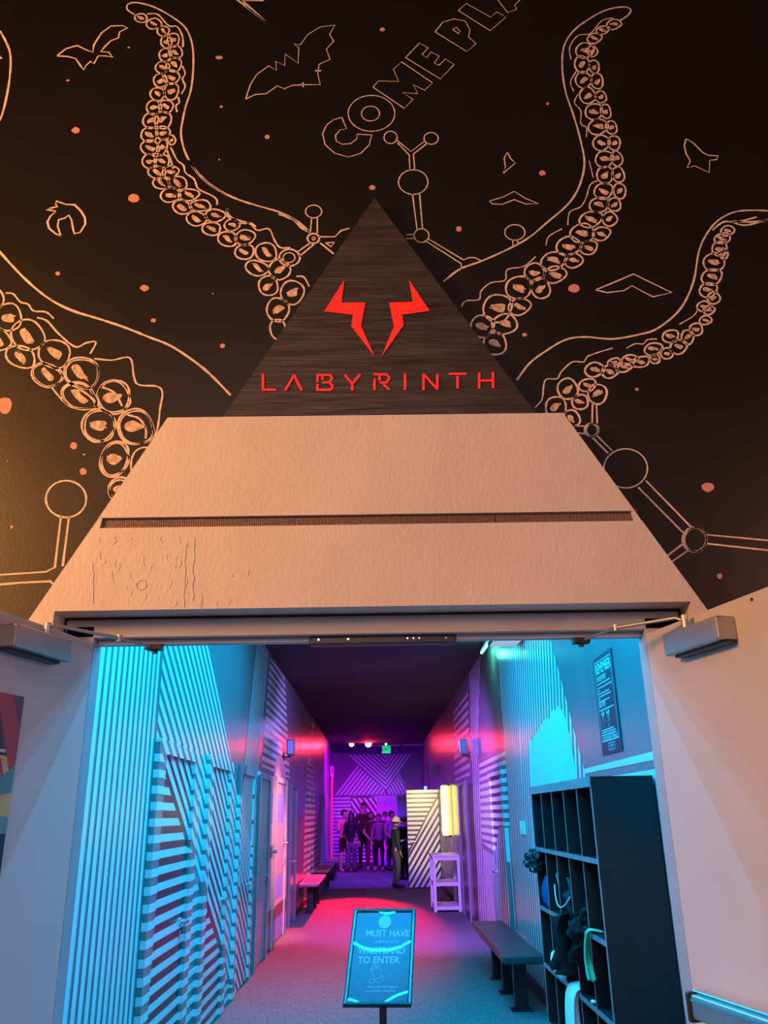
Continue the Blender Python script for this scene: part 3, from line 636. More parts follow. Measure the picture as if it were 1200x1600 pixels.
def lever(mb, x, y, z, sgn, dirn):     # lever handle on a wall at x; sgn=+1 faces +x ; dirn direction of lever along y
    mb.tube([(x, y, z), (x + sgn * .012, y, z)], .028, 14); mb.tube([(x + sgn * .01, y, z), (x + sgn * .055, y, z)], .010, 10)
    mb.tube([(x + sgn * .055, y - dirn * .008, z), (x + sgn * .056, y + dirn * .06, z), (x + sgn * .052, y + dirn * .125, z - .004)], [.0105, .0095, .008], 10)
    mb.box(min(x, x + sgn * .006), max(x, x + sgn * .006), y - .022, y + .022, z - .115, z - .055, bev=.002)
ndoor = [2]
def wall_door(side, y0, y1, zt, fw_, ft, hy, hd, polys, leafmat, framemat, label, mats=('stripe', 'wall_dark'), frame_polys=None, stick=.034):
    ndoor[0] += 1
    s = 1 if side == 'L' else -1
    X0 = XLW if side == 'L' else XRW
    def bx(mb, a, b_, ya, yb, za, zb, bev=0): mb.box(min(X0 + s * a, X0 + s * b_), max(X0 + s * a, X0 + s * b_), ya, yb, za, zb, bev=bev)
    mb = MB(); bx(mb, 0, .010, y0, y1, .012, zt)
    d = struct(obj('door_%d' % ndoor[0], mb, leafmat), label)
    paint_x('painted_pattern', polys, (y0, y1, .015, zt), X0 + s * .0115, d, list(mats))
    f = MB()
    bx(f, 0, stick, y0 - fw_, y0, 0, zt + ft, .003); bx(f, 0, stick, y1, y1 + fw_, 0, zt + ft, .003); bx(f, 0, stick, y0, y1, zt, zt + ft, .003)
    fo = obj('door_frame', f, framemat, d)
    for r in ((y0 - fw_, y0, 0, zt + ft), (y1, y1 + fw_, 0, zt + ft), (y0, y1, zt, zt + ft)):
        paint_x('frame_pattern', frame_polys if frame_polys is not None else polys, r, X0 + s * (stick + .0015), fo, list(mats))
    sidep = MB(); used = []; fpol = frame_polys if frame_polys is not None else polys
    for ys_, zmax in ((y0 - fw_, zt + ft), (y1, zt)):
        for p, mi in fpol:
            q = clip_half(clip_half(p, 1, 0, ys_ - .002), -1, 0, -(ys_ + .03))
            if len(q) < 3: continue
            za, zb = max(0.0, min(v[1] for v in q)), min(zmax, max(v[1] for v in q))
            if zb - za < .004 or zb - za > .4 or any(u == ys_ and za < b_ + .002 and zb > a_ - .002 for u, a_, b_ in used): continue
            used.append((ys_, za, zb))
            sidep.ngon([(X0 + s * .002, ys_ - .0012, za), (X0 + s * (stick + .001), ys_ - .0012, za), (X0 + s * (stick + .001), ys_ - .0012, zb), (X0 + s * .002, ys_ - .0012, zb)], mi)
    if sidep.v: obj('frame_side_pattern', sidep, list(mats), fo, recalc=False)
    if hy is not None:
        h = MB(); lever(h, X0 + s * .010, hy, .90, s, hd); obj('lever_handle', h, 'bright_metal', d)
    return d
wall_door('L', 5.38, 6.27, 1.945, .17, .085, 6.18, -1, LP, 'wall_dark', 'wall_grey', 'nearest striped door on the left wall, mostly horizontal bars')
wall_door('L', 6.98, 7.83, 1.955, .15, .085, 7.74, -1, LP, 'wall_dark', 'wall_grey', 'second striped door on the left wall, slanting stripes above bars')
wall_door('L', 8.56, 9.40, 1.97, .14, .085, 9.32, -1, LP, 'wall_dark', 'wall_grey', 'third striped door on the left wall, slanting stripes to the floor')
wall_door('L', 9.93, 10.76, 1.985, .12, .07, 10.70, -1, LP, 'wall_grey', 'wall_grey', 'fourth door on the left wall with fine upright stripes')
# pink painted cabin door
BP = []
addp(BP, [[(10.92, .0), (13.25, 0), (13.25, 2.06), (10.92, 2.06)]], 2)
addp(BP, [[(11.35, 2.06), (12.85, 2.06), (12.82, 2.16), (12.7, 2.26), (12.45, 2.35), (12.1, 2.38), (11.75, 2.35), (11.5, 2.26), (11.37, 2.16)]], 2)
for a, c in ((11.74, 12.60),): addp(BP, [[(a, 1.48), (c, 1.48), (c, 1.86), (a, 1.86)]], 3)
addp(BP, [[(10.98, 1.48), (11.40, 1.48), (11.40, 1.84), (10.98, 1.84)], [(12.88, 1.48), (13.2, 1.48), (13.2, 1.84), (12.88, 1.84)]], 3)
addp(BP, [[(11.72, .52), (12.58, .52), (12.58, .82), (11.72, .82)]], 3)
addp(BP, [[(10.92, .31), (13.25, .31), (13.25, .455), (10.92, .455)]], 4)
addp(BP, [[(10.92, 0), (13.25, 0), (13.25, .31), (10.92, .31)]], 1)
addp(BP, stripes([(11.0, .03), (13.2, .03), (13.2, .30), (11.0, .30)], (0, 1), .16, .7), 3)
addp(BP, [[(10.93, 1.07), (11.5, 1.07), (11.5, 1.21), (10.93, 1.21)], [(12.72, 1.12), (13.0, 1.12), (13.0, 1.28), (12.72, 1.28)]], 1)
BPW = [(p, m) for p, m in BP]
# layering: offset each successive polygon a little
def paint_layers(name, polys, rect, x, s, parent, mats):
    mb = MB()
    for i, (p, mi) in enumerate(polys):
        q = clip_rect(p, rect)
        if len(q) >= 3: mb.ngon([(x + s * .0006 * (1 + {2: 0, 4: 2, 1: 1, 3: 3, 0: 3}.get(mi, 2)), a, c) for a, c in q], mi)
    if mb.v: return obj(name, mb, mats, parent, recalc=False)
PM = ['stripe', 'wall_dark', 'pink', 'lilac', 'maroon', 'peach']
ndoor[0] += 1
b = MB(); b.box(XLW, XLW + .012, 11.62, 12.80, .012, 2.0); pd = struct(obj('door_%d' % ndoor[0], b, 'pink'), 'pink painted door with lilac windows and rounded top on the left wall')
paint_layers('painted_windows', BP, (11.62, 12.80, .015, 2.0), XLW + .0125, 1, pd, PM)
f = MB(); f.box(XLW, XLW + .034, 11.45, 11.62, 0, 2.07, bev=.003); f.box(XLW, XLW + .034, 12.80, 12.96, 0, 2.07, bev=.003); f.box(XLW, XLW + .034, 11.62, 12.80, 2.0, 2.07, bev=.003)
fo = obj('door_frame', f, 'peach', pd)
for r in ((11.45, 11.62, 0, .46), (12.80, 12.96, 0, .46)): paint_layers('frame_pattern', BP, r, XLW + .035, 1, fo, PM)
for yy, zz in ((12.78, 1.2), (11.40, 1.14)):
    h = MB(); h.tube([(XLW + .012, yy - .1, zz), (XLW + .05, yy - .1, zz)], .02, 12); h.sphere((XLW + .06, yy - .1, zz), .026); obj('door_knob', h, 'bright_metal', pd)
h = MB(); h.tube([(XLW + .012, 12.55, 1.0), (XLW + .05, 12.55, 1.0), (XLW + .055, 12.55, .95), (XLW + .05, 12.55, .90), (XLW + .012, 12.55, .90)], .007, 8); obj('pull_handle', h, 'bright_metal', pd)
paint_layers('mural_cabin', BP, (10.92, 13.25, 0, 2.4), XLW + .003, 1, wall_left, PM)
LPE = []
wall_door('L', 13.70, 14.50, 2.0, .11, .05, 13.80, 1, LPE, 'wall_grey', 'wall_grey', 'plain grey door just past the pink door')
wall_door('L', 17.55, 18.45, 2.0, .10, .06, 17.64, 1, LP, 'wall_dark', 'wall_grey', 'striped door behind the red lit benches on the left wall')
wall_door('L', 21.2, 22.1, 2.0, .10, .06, 21.3, 1, LP, 'wall_grey', 'wall_grey', 'last door on the left wall')

# --- painted patterns of the right wall
RP = []
addp(RP, stripes([(8.18, ZC), (6.95, ZC), (6.55, 2.87), (6.21, 2.37), (5.84, 1.80), (5.80, 1.6), (8.42, 1.6)], (-.24, 1), .112, .55))
addp(RP, stripes([(8.18, ZC), (8.42, 1.6), (9.33, 1.6), (9.44, ZC)], (-.12, 1), .105, .52))
addp(RP, stripes([(6.0, 0), (9.33, 0), (9.33, 1.6), (5.9, 1.6)], (-.10, 1), .112, .55))
arch = [(8.04, 1.0), (7.95, 1.80), (7.86, 2.16), (7.80, 2.19), (7.70, 2.17), (7.52, 2.21), (7.35, 2.23), (7.18, 2.27), (7.0, 2.30), (6.86, 2.27), (6.72, 2.33), (6.57, 2.31), (6.45, 2.34), (6.36, 2.28), (6.27, 2.22), (6.18, 2.09), (6.12, 1.9), (6.10, 1.0)]
addp(RP, [[(4.0, 1.80), (5.86, 1.80), (5.88, 1.83), (4.0, 1.845)], [(3.0, 0), (5.7, 0), (5.83, 1.755), (3.0, 1.755)]], 0)
addp(RP, stripes([(9.35, 2.24), (11.78, 2.24), (11.95, 1.18), (10.6, 1.10), (10.15, 1.42), (9.36, 1.42)], (1, 0), .092, .55, .03))
addp(RP, stripes([(9.35, 0), (11.9, 0), (11.9, 1.10), (10.65, 1.06), (10.15, 1.40), (9.36, 1.40)], (.09, 1), .165, .55))
addp(RP, stripes([(10.95, ZC), (12.35, ZC), (12.75, 2.3), (11.8, 2.3), (11.75, 2.5)], (.10, 1), .19, .5))
addp(RP, stripes([(11.95, 0), (13.5, 0), (12.6, 2.3), (11.85, 2.3)], (-.22, 1), .22, .5))
addp(RP, stripes([(12.7, 3.3), (15.2, 3.3), (15.6, 2.1), (13.0, 2.1)], (1, .0), .13, .5))
addp(RP, stripes([(15.6, 0), (18.4, 0), (18.4, 1.4), (15.8, 1.4)], (.2, 1), .4, .5))
addp(RP, [[(12.75, .03), (13.38, .03), (13.38, 1.98), (12.75, 1.98)]], 1)
addp(RP, [[(23.5 + .7 * math.cos(a * .42), 2.35 + .6 * math.sin(a * .42)) for a in range(15)]], 1)
RPW = RP
paint_x('mural_stripes', RP, (2.8, YE, 0, ZC), XRW - .002, wall_right, ['stripe', 'wall_dark'])
b = MB(); b.ngon([(XRW - .0032, a, c) for a, c in arch]); obj('mural_arch', b, 'pale_panel', wall_right, recalc=False)['label'] = 'pale painted arch above the cubby shelf'
dr = wall_door('R', 9.66, 10.62, 1.97, .12, .085, 10.53, -1, RP, 'wall_dark', 'wall_grey', 'striped door on the right wall behind the bench')
wall_door('R', 13.78, 14.72, 2.0, .10, .05, 13.88, 1, [], 'wall_dark', 'wall_grey', 'dark plain door on the right wall beyond the white trolley')
# light switch
sw = thing('light_switch', 'small pale light switch plate on the striped right wall left of the cubby shelf', 'switch', (XRW, 8.5, 1.42))
b = MB(); b.box(XRW - .02, XRW, 8.40, 8.62, 1.355, 1.475, bev=.005); obj('cover', b, 'white_plastic', sw)
b = MB(); b.box(XRW - .028, XRW - .019, 8.48, 8.54, 1.40, 1.435, bev=.003); obj('toggle', b, 'white_plastic', sw)

# --- pattern of the far wall
FP_ = []
addp(FP_, [p for p in fan_stripes((-.941, 3.45), (.33, 3.45), (.33, 2.34), (.33, 3.30), 1, 0)])
CX, CZ = .33, 2.36
up_l = [(-.95, 3.50), (CX, 3.50), (CX, CZ)]; up_r = [(CX, CZ), (CX, 3.50), (1.22, 3.50)]
addp(FP_, stripes(up_l, (1.28, -1.14), .105, .5)); addp(FP_, stripes(up_r, (.89, 1.14), .105, .5, .03))
addp(FP_, stripes([(-1.40, 2.20), (CX, 2.20), (CX - .05, CZ), (-.62, 3.14)], (.78, .94), .115, .5))
addp(FP_, stripes([(CX + .05, CZ), (.40, 2.20), (1.12, 2.20), (.80, 2.86)], (-.5, .9), .10, .5))
addp(FP_, stripes([(-2.3, .1), (-.86, .1), (-.86, 2.12), (-2.3, 2.12)], (1, 0), .115, .5))
for r_, o_ in ((.10, 0), (.20, 0)):
    pass
for k in range(8):
    r0 = .045 + k * .10; r1 = r0 + .05
    for sx, sz in ((1, 1), (1, -1), (-1, 1), (-1, -1)):
        q = [(CX + .06 + sx * r0, 1.98), (CX + .06 + sx * r1, 1.98), (CX + .06, 1.98 + sz * r1 * .9), (CX + .06, 1.98 + sz * r0 * .9)]
        q = clip_rect(q, (-.14, .9, 1.2, 2.16))
        if len(q) >= 3: FP_.append((q, 0))
mb = MB()
for p, mi in FP_:
    q = clip_rect(p, (-2.39, 2.39, .02, ZC))
    if len(q) >= 3: mb.ngon([(a, YF - .002, c) for a, c in q])
obj('mural_cross', mb, 'stripe', wall_back, recalc=False)['label'] = 'striped cross pattern painted on the far wall'
ndoor[0] += 1
b = MB(); b.box(-.84, .02, YF - .03, YF, 0.01, 2.10); fd = struct(obj('door_%d' % ndoor[0], b, 'wall_dark'), 'dark striped door in the far wall behind the group of people')
mb = MB()
for p in stripes([(-.84, 2.1), (.02, 2.1), (.02, .1), (-.84, 1.3)], (.72, -1), .145, .5) + stripes([(-.84, .1), (.02, .1), (-.84, 1.25)], (1, 0), .115, .5):
    mb.ngon([(a, YF - .032, c) for a, c in p])
obj('painted_pattern', mb, 'stripe', fd, recalc=False)
# dark grey partition beside the far opening
b = MB(); b.box(.585, 1.43, 24.0, 24.12, 0, 2.05, bev=.004); struct(obj('trim_2', b, 'far_grey'), 'dark grey partition panel left of the striped open door')

# --- open striped door near the far right
ndoor[0] += 1
OX0, OX1, OY = .70, 1.435, 19.85
b = MB(); b.box(OX0, OX1, OY, OY + .045, .015, 2.085); od = struct(obj('door_%d' % ndoor[0], b, 'black_paint'), 'black and white striped door standing open across the corridor at the right')
mb = MB()
diag = lambda x: .72 + (x - OX0) * 1.75
ph = stripes([(OX0 + .01, .78), (OX0 + .01, 2.075), (OX1, 2.075), (OX1, 2.0)], (1, 0), .098, .56, .06)
for p in ph: mb.ngon([(a, OY - .002, c) for a, c in p])
for p in stripes([(OX0 + .01, .70), (OX1 - .005, 1.94), (OX1 - .005, .03), (OX0 + .01, .03)], (.66, 1), .105, .56, .0): mb.ngon([(a, OY - .002, c) for a, c in p])
obj('painted_pattern', mb, 'stripe', od, recalc=False)
h = MB(); h.tube([(OX0 + .07, OY, .98), (OX0 + .07, OY - .012, .98)], .03, 14); h.tube([(OX0 + .07, OY - .01, .98), (OX0 + .07, OY - .05, .98)], .01); h.tube([(OX0 + .06, OY - .05, .98), (OX0 + .19, OY - .052, .975)], .010)
obj('lever_handle', h, 'bright_metal', od)

# ================================================================== FURNITURE
# --- cubby shelf
CX0, CX1, CY0, CY1 = 1.10, 1.425, 4.38, 6.10
sh = thing('cubby_shelf', 'tall black cubby shelf against the right wall just inside the entrance, with clothes in it', 'shelf', (1.26, 5.24, 0))
T = .018
ZR = [.08, .27, .61, .955, 1.32, 1.685]
ys = [CY0 + (CY1 - CY0) * k / 5 for k in range(6)]
for yy, nm in ((CY0, 'side_panel'), (CY1 - T, 'side_panel')):
    b = MB(); b.box(CX0 + .003, CX1, yy, yy + T, 0, 1.70); o = obj(nm, b, 'shelf_black', sh)
    b = MB(); b.box(CX0, CX0 + .003, yy, yy + T, 0, 1.70); obj('edging', b, 'shelf_edge', o)
b = MB(); b.box(CX0 + .003, CX1, CY0, CY1, 1.70, 1.725); o = obj('top_panel', b, 'shelf_black', sh)
b = MB(); b.box(CX0 - .002, CX0 + .003, CY0, CY1, 1.675, 1.725); obj('edging', b, 'shelf_edge', o)
b = MB(); b.box(CX1 - .012, CX1, CY0 + T, CY1 - T, .05, 1.70); obj('back_panel', b, 'shelf_black', sh)
for z in ZR[:-1]:
    b = MB(); b.box(CX0 + .004, CX1 - .012, CY0 + T, CY1 - T, z - .012, z + .012); o = obj('shelf_board', b, 'shelf_black', sh)
    b = MB(); b.box(CX0, CX0 + .004, CY0 + T, CY1 - T, z - .012, z + .012); obj('edging', b, 'shelf_edge', o)
for y in ys[1:-1]:
    b = MB(); b.box(CX0 + .006, CX1 - .012, y - .007, y + .007, .05, 1.70); o = obj('divider', b, 'shelf_black', sh)
    b = MB(); b.box(CX0 + .003, CX0 + .006, y - .004, y + .004, .05, 1.675); obj('edging', b, 'shelf_edge', o)
b = MB(); b.box(CX0 + .02, CX1, CY0 + T, CY1 - T, 0, .05); obj('plinth', b, 'shelf_black', sh)

def drape(name, pts, width_dir, halfw, m, label, cat, folds=3, amp=.012, thick=.006, group=None, rough=0.0):
    """hanging cloth: follows the polyline pts; width along width_dir with folds."""
    n = len(pts); NU = 22; wd = Vector(width_dir).normalized(); rows = []
    for i, p in enumerate(smooth3(pts)):
        row = []
        tt = i / (len(pts) * 5 - 4 - 1 + 1e-6)
        hw = halfw[0] + (halfw[1] - halfw[0]) * min(1, tt)
        for k in range(NU + 1):
            u = -1 + 2 * k / NU
            rn = mnoise.noise_vector(Vector((u * 1.6 + halfw[0] * 50, tt * 4.5, halfw[1] * 90))) * rough
            if u in (-1, 1) or tt > .9: rn = rn * 1.5
            row.append(Vector(p) + rn + wd * (u * hw) + Vector((1, 0, 0)) * (amp * math.sin(folds * PI * u + tt * 2) * (.4 + tt)) + Vector((0, 0, 1)) * (.012 * math.sin(u * 5 + 1) * tt))
        rows.append(row)
    mb = MB(); vs = [v for r in rows for v in r]; w = NU + 1
    fs = [(i * w + k, i * w + k + 1, (i + 1) * w + k + 1, (i + 1) * w + k) for i in range(len(rows) - 1) for k in range(NU)]
    mb.add(vs, fs, 0, True)
    o = obj(name, mb, m); md = o.modifiers.new('s', 'SOLIDIFY'); md.thickness = thick
    return tag(o, label, cat, group)
def smooth3(pts, sub=5):
    pts = [Vector(p) for p in pts]; out = []
    for i in range(len(pts) - 1):
        p0 = pts[max(i - 1, 0)]; p1 = pts[i]; p2 = pts[i + 1]; p3 = pts[min(i + 2, len(pts) - 1)]
        for k in range(sub):
            t = k / sub; t2 = t * t; t3 = t2 * t
            out.append(.5 * (2 * p1 + (p2 - p0) * t + (2 * p0 - 5 * p1 + 4 * p2 - p3) * t2 + (3 * p1 - p0 - 3 * p2 + p3) * t3))
    out.append(pts[-1]); return out
cy = lambda k: (ys[k] + ys[k + 1]) / 2     # cubby centre, k=0 nearest
# white towel hanging from the fourth row (nearest but two)
drape('towel', [(1.30, 5.20, .63), (1.14, 5.19, .645), (1.085, 5.18, .61), (1.07, 5.16, .48), (1.075, 5.13, .30), (1.08, 5.11, .12)], (0, 1, 0), (.10, .12), 'cloth_white', 'white towel hanging far out of a low cubby of the black shelf', 'towel', 3, .022)
drape('towel', [(1.30, 5.52, .66), (1.12, 5.53, .73), (1.075, 5.54, .76), (1.06, 5.53, .70), (1.10, 5.50, .63), (1.2, 5.5, .62)], (0, 1, 0), (.10, .05), 'cloth_white', 'rolled white cloth edge poking out of the cubby beyond the hanging towel', 'towel', 2, .012)
def blob(name, c, r, m, label, cat, seed=0, amp=.25, seg=28):
    random.seed(seed); ph = [random.random() * 6 for _ in range(6)]
    bm = bmesh.new(); bmesh.ops.create_uvsphere(bm, u_segments=seg, v_segments=18, radius=1)
    for v in bm.verts:
        n = v.co.normalized(); d = 1 + amp * (.5 * math.sin(4 * n.x + ph[0]) * math.sin(5 * n.y + ph[1]) + .35 * math.sin(9 * n.z + ph[2] + 3 * n.x) + .3 * math.sin(11 * n.y + ph[3]))
        v.co = Vector((c[0] + n.x * r[0] * d, c[1] + n.y * r[1] * d, max(c[2] + n.z * r[2] * d, c[2] - r[2] * .96)))
    mb = MB(); mb.bm(bm, 0, True); return tag(obj(name, mb, m), label, cat)
# black jackets
blob('jacket', (1.20, 5.22, .955 + .012 + .10), (.10, .15, .10), 'cloth_black', 'black jacket bundled in the middle cubby, pale cord hanging from it', 'jacket', 4, .3)
drape('jacket', [(1.25, 4.90, 1.05), (1.13, 4.91, 1.03), (1.085, 4.92, .97), (1.08, 4.92, .88), (1.09, 4.92, .80)], (0, 1, 0), (.10, .06), 'cloth_black', 'black garment spilling over the shelf edge beside the green ribbon', 'jacket', 5, .03, rough=.045)
drape('jacket', [(1.25, 5.28, .99), (1.13, 5.28, .995), (1.08, 5.28, .96), (1.07, 5.29, .82), (1.08, 5.30, .70)], (0, 1, 0), (.10, .07), 'cloth_black', 'black sleeve hanging down over the cubby above the white towel', 'jacket', 5, .03, rough=.045)
b = MB(); b.tube(smooth3([(1.085, 5.44, 1.14), (1.07, 5.36, 1.07), (1.065, 5.26, 1.035), (1.075, 5.16, 1.05), (1.10, 5.10, 1.10)]), .0035, 6); tag(obj('cord', b, 'cloth_white'), 'thin pale cord looped across the black jacket in the shelf', 'cord')
# blue cloth and curly thing in the farthest column
drape('scarf', [(1.24, 5.95, 1.20), (1.16, 5.94, 1.17), (1.125, 5.93, 1.12), (1.115, 5.93, 1.05), (1.13, 5.92, .985)], (0, 1, 0), (.04, .09), 'cloth_blue', 'blue cloth stuffed in the farthest cubby below the black curls', 'cloth', 2, .015)
random.seed(5); b = MB()
for k in range(46):
    th = random.uniform(0, 2 * PI); z = random.uniform(-1, 1); r_ = math.sqrt(1 - z * z)
    c = Vector((1.085 + .055 * r_ * math.cos(th), 6.06 + .10 * r_ * math.sin(th), 1.245 + .058 * z)); ax = Vector((random.gauss(0, 1), random.gauss(0, 1), random.gauss(0, 1))).normalized()
    u = ax.orthogonal().normalized(); w = ax.cross(u)
    b.tube([c + (u * math.cos(a * .5236) + w * math.sin(a * .5236)) * .022 for a in range(13)], .0065, 6, caps=False)
b.sphere((1.09, 6.06, 1.245), .05, .08, .05)
tag(obj('curly_wig', b, 'fur'), 'ball of shiny black curls hanging out of the farthest cubby', 'wig')
b = MB(); q = [(1.13, 5.42, 1.245), (1.12, 5.56, 1.19), (1.13, 5.50, 1.08), (1.16, 5.42, 1.05), (1.16, 5.40, 1.16)]
b.add(q + [(x + .012, y, z) for x, y, z in q], [(0, 1, 2, 3, 4), (9, 8, 7, 6, 5)] + [(i, (i + 1) % 5, (i + 1) % 5 + 5, i + 5) for i in range(5)]); 
tag(obj('folded_card', b, 'cloth_teal'), 'grey green folded sheet leaning in a middle cubby', 'sheet')
drape('ribbon', [(1.16, 4.66, .975), (1.09, 4.66, .985), (1.075, 4.675, .93), (1.075, 4.69, .84), (1.08, 4.665, .76)], (0, 1, .2), (.020, .016), 'cloth_green', 'shiny green ribbon hanging over a shelf edge near the shelf side', 'ribbon', 1, .014, .002)
b = MB(); b.tube([(1.10, 4.68, .985), (1.085, 4.76, .985), (1.10, 4.80, .97)], .008, 8); tag(obj('strap', b, 'cloth_black'), 'black strap lying beside the green ribbon', 'strap')
b = MB(); b.tube([(1.13, 4.72, .655), (1.11, 4.80, .632)], .006, 8); b.sphere((1.108, 4.81, .634), .012, .014, .010)
tag(obj('key_tag', b, 'cloth_white'), 'small pale tag lying in a low cubby near the shelf side', 'tag')

# --- benches
def bench(label, cx, y0, y1, z, top, legs, hw=.17, group=None, pipe=False, th=.07):
    t = thing('bench', label, 'bench', (cx, (y0 + y1) / 2, 0), group)
    b = MB(); b.box(cx - hw, cx + hw, y0, y1, z - th, z, bev=.018); s = obj('seat', b, top, t)
    if pipe:
        b = MB(); q = [(cx - hw + .015, y0 + .015), (cx + hw - .015, y0 + .015), (cx + hw - .015, y1 - .015), (cx - hw + .015, y1 - .015)]
        b.tube([(x, y, z - .003) for x, y in q + [q[0]]], .009, 6); obj('piping', b, 'piping', s)
    for y in legs:
        b = MB(); b.box(cx - .055, cx + .055, y - .045, y + .045, .008, z - th, bev=.004); l = obj('leg', b, 'steel_black', t)
        b = MB(); b.box(cx - .09, cx + .09, y - .08, y + .08, 0, .009, bev=.002)
        for sx in (-1, 1): b.tube([(cx + sx * .07, y, .008), (cx + sx * .07, y, .018)], .009, 8)
        obj('foot_plate', b, 'steel_black', l)
    return t
bench('black padded bench along the right wall in front of the striped door', 1.20, 7.55, 9.9, .45, 'vinyl', (7.85, 8.55, 9.25))
bench('nearest red lit bench along the left wall past the pink door', -1.165, 15.1, 17.4, .48, 'bench_red', (15.45, 16.3, 17.1), .165, 'benches along the left wall', True, .05)
bench('second red lit bench along the left wall, behind the nearest one', -1.18, 18.6, 21.2, .48, 'bench_red', (19.0, 19.9, 20.8), .165, 'benches along the left wall', True, .05)
bench('dark bench farthest down the left wall next to the red post', -1.18, 22.6, 24.6, .46, 'bench_red', (22.9, 23.6, 24.3), .16, 'benches along the left wall', False, .05)

# --- white trolley / side shelf
tr = thing('side_shelf', 'white painted three tier open shelf standing against the right wall under the yellow lamp', 'shelf', (1.19, 15.6, 0))
SX0, SX1, SY0, SY1 = .955, 1.425, 15.15, 16.05
for x in (SX0, SX1 - .05):
    for y in (SY0, SY1 - .05):
        b = MB(); b.box(x, x + .05, y, y + .05, 0, .86, bev=.004); obj('post', b, 'white_wood', tr)
for z, h in ((.86, .03), (.40, .055), (.03, .055)):
    b = MB(); b.box(SX0 - (.012 if z > .8 else -.012), SX1 - (.0 if z > .8 else .012), SY0 - (.012 if z > .8 else -.012), SY1 - (.0 if z > .8 else .012), z, z + h, bev=.004); obj('shelf_board', b, 'white_wood', tr)
for z in (.805, ):
    b = MB(); b.box(SX0 + .05, SX1 - .05, SY0 + .008, SY0 + .03, z, z + .055); obj('rail', b, 'white_wood', tr)

# --- yellow lamp
yl = thing('wall_lamp', 'glowing yellow vertical wall lamp above the white shelf on the right wall', 'lamp', (1.36, 16.8, 1.15))
b = MB()
n = 20; prof = [(1.345 + .075 * math.cos(a), 16.83 - .09 * math.sin(a)) for a in [PI * 2 * k / n for k in range(n)]]
rings = [(1.165, .72), (1.18, .95), (1.25, 1.0), (2.0, 1.0), (2.06, .95), (2.075, .72)]
vs = [(1.345 + (p[0] - 1.345) * s, 16.83 + (p[1] - 16.83) * s, z) for z, s in rings for p in prof]
fs = [(i * n + k, i * n + (k + 1) % n, (i + 1) * n + (k + 1) % n, (i + 1) * n + k) for i in range(len(rings) - 1) for k in range(n)] + [list(range(n)), list(range(len(vs) - n, len(vs)))]
b.add(vs, fs, 0, True); obj('diffuser', b, 'yellow_lamp', yl)
b = MB(); b.box(1.405, 1.44, 16.45, 16.76, 1.17, 2.06, bev=.006); obj('side_panel', b, 'yellow_lamp2', yl)
b = MB(); b.box(1.40, 1.44, 16.78, 16.95, 1.13, 2.10, bev=.004); obj('back_plate', b, 'dark_metal', yl)
b = MB(); b.tube([(1.345, 16.83, 2.07), (1.345, 16.83, 2.10)], .03, 12); obj('cap', b, 'dark_metal', yl)

# --- sign stand in the corridor
random.seed(9)
TLc, TRc, BLc, BRc = Vector((-.129, 4.941, 1.075)), Vector((.211, 4.938, 1.070)), Vector((-.179, 4.613, .676)), Vector((.161, 4.610, .670))
sc = (TLc + TRc + BLc + BRc) / 4; su = (TRc + BRc - TLc - BLc).normalized(); sv = (TLc + TRc - BLc - BRc); sv = (sv - su * sv.dot(su) * .35).normalized(); sn = su.cross(sv).normalized()
if sn.y > 0: sn = -sn
hw, hh = .17, .26
st = thing('sign_stand', 'black framed floor sign on a post asking for a wristband, inside the entrance', 'sign', (sc.x + .02, sc.y + .05, 0))
SVs = (TLc + TRc - BLc - BRc).normalized()
def SP(u, v, off=0): return sc + su * u + SVs * v + sn * off
b = MB()
fwid = .022
outer = [(-hw, -hh), (hw, -hh), (hw, hh), (-hw, hh)]; inner = [(-hw + fwid, -hh + fwid), (hw - fwid, -hh + fwid), (hw - fwid, hh - fwid), (-hw + fwid, hh - fwid)]
mid = [(u * (1 - .03), v * (1 - .02)) for u, v in outer]
loops = [[SP(u, v, -.012) for u, v in outer], [SP(u, v, .006) for u, v in outer], [SP(u, v, .012) for u, v in mid], [SP(u, v, .010) for u, v in [(-hw + fwid * .75, -hh + fwid * .75), (hw - fwid * .75, -hh + fwid * .75), (hw - fwid * .75, hh - fwid * .75), (-hw + fwid * .75, hh - fwid * .75)]], [SP(u, v, .001) for u, v in inner]]
vs = [p for l in loops for p in l]
b.add(vs, [(i * 4 + k, i * 4 + (k + 1) % 4, (i + 1) * 4 + (k + 1) % 4, (i + 1) * 4 + k) for i in range(4) for k in range(4)] + [(3, 2, 1, 0)])
frm = obj('sign_frame', b, 'sign_frame', st)
b = MB(); b.ngon([SP(u, v, .001) for u, v in [(x * 1.0, y * 1.0) for x, y in inner]]); pr = obj('printed_sheet', b, 'sign_sheet', frm, recalc=False)
b = MB()
def st_text(s, size, u, v, **k): put_text(b, s, size, SP(u, v, .0022), su, SVs, 0, **k)
st_text('MUST HAVE', .050, .025, .118, bold=.0015, xs=.88); st_text('LABYRINTH', .026, .02, .072, xs=.95); st_text('WRISTBAND', .050, .0, .022, bold=.0015, xs=.86); st_text('TO ENTER', .050, -.012, -.028, bold=.0015, xs=.92)
st_text('Please visit the register', .0165, .02, -.165, bold=.0004); st_text('to purchase admission', .0165, .012, -.185, bold=.0004)
pts = [SP(.005 + .034 * math.cos(a * .3142), .185 + .038 * math.sin(a * .3142), .0022) for a in range(20)]; b.ngon(pts)
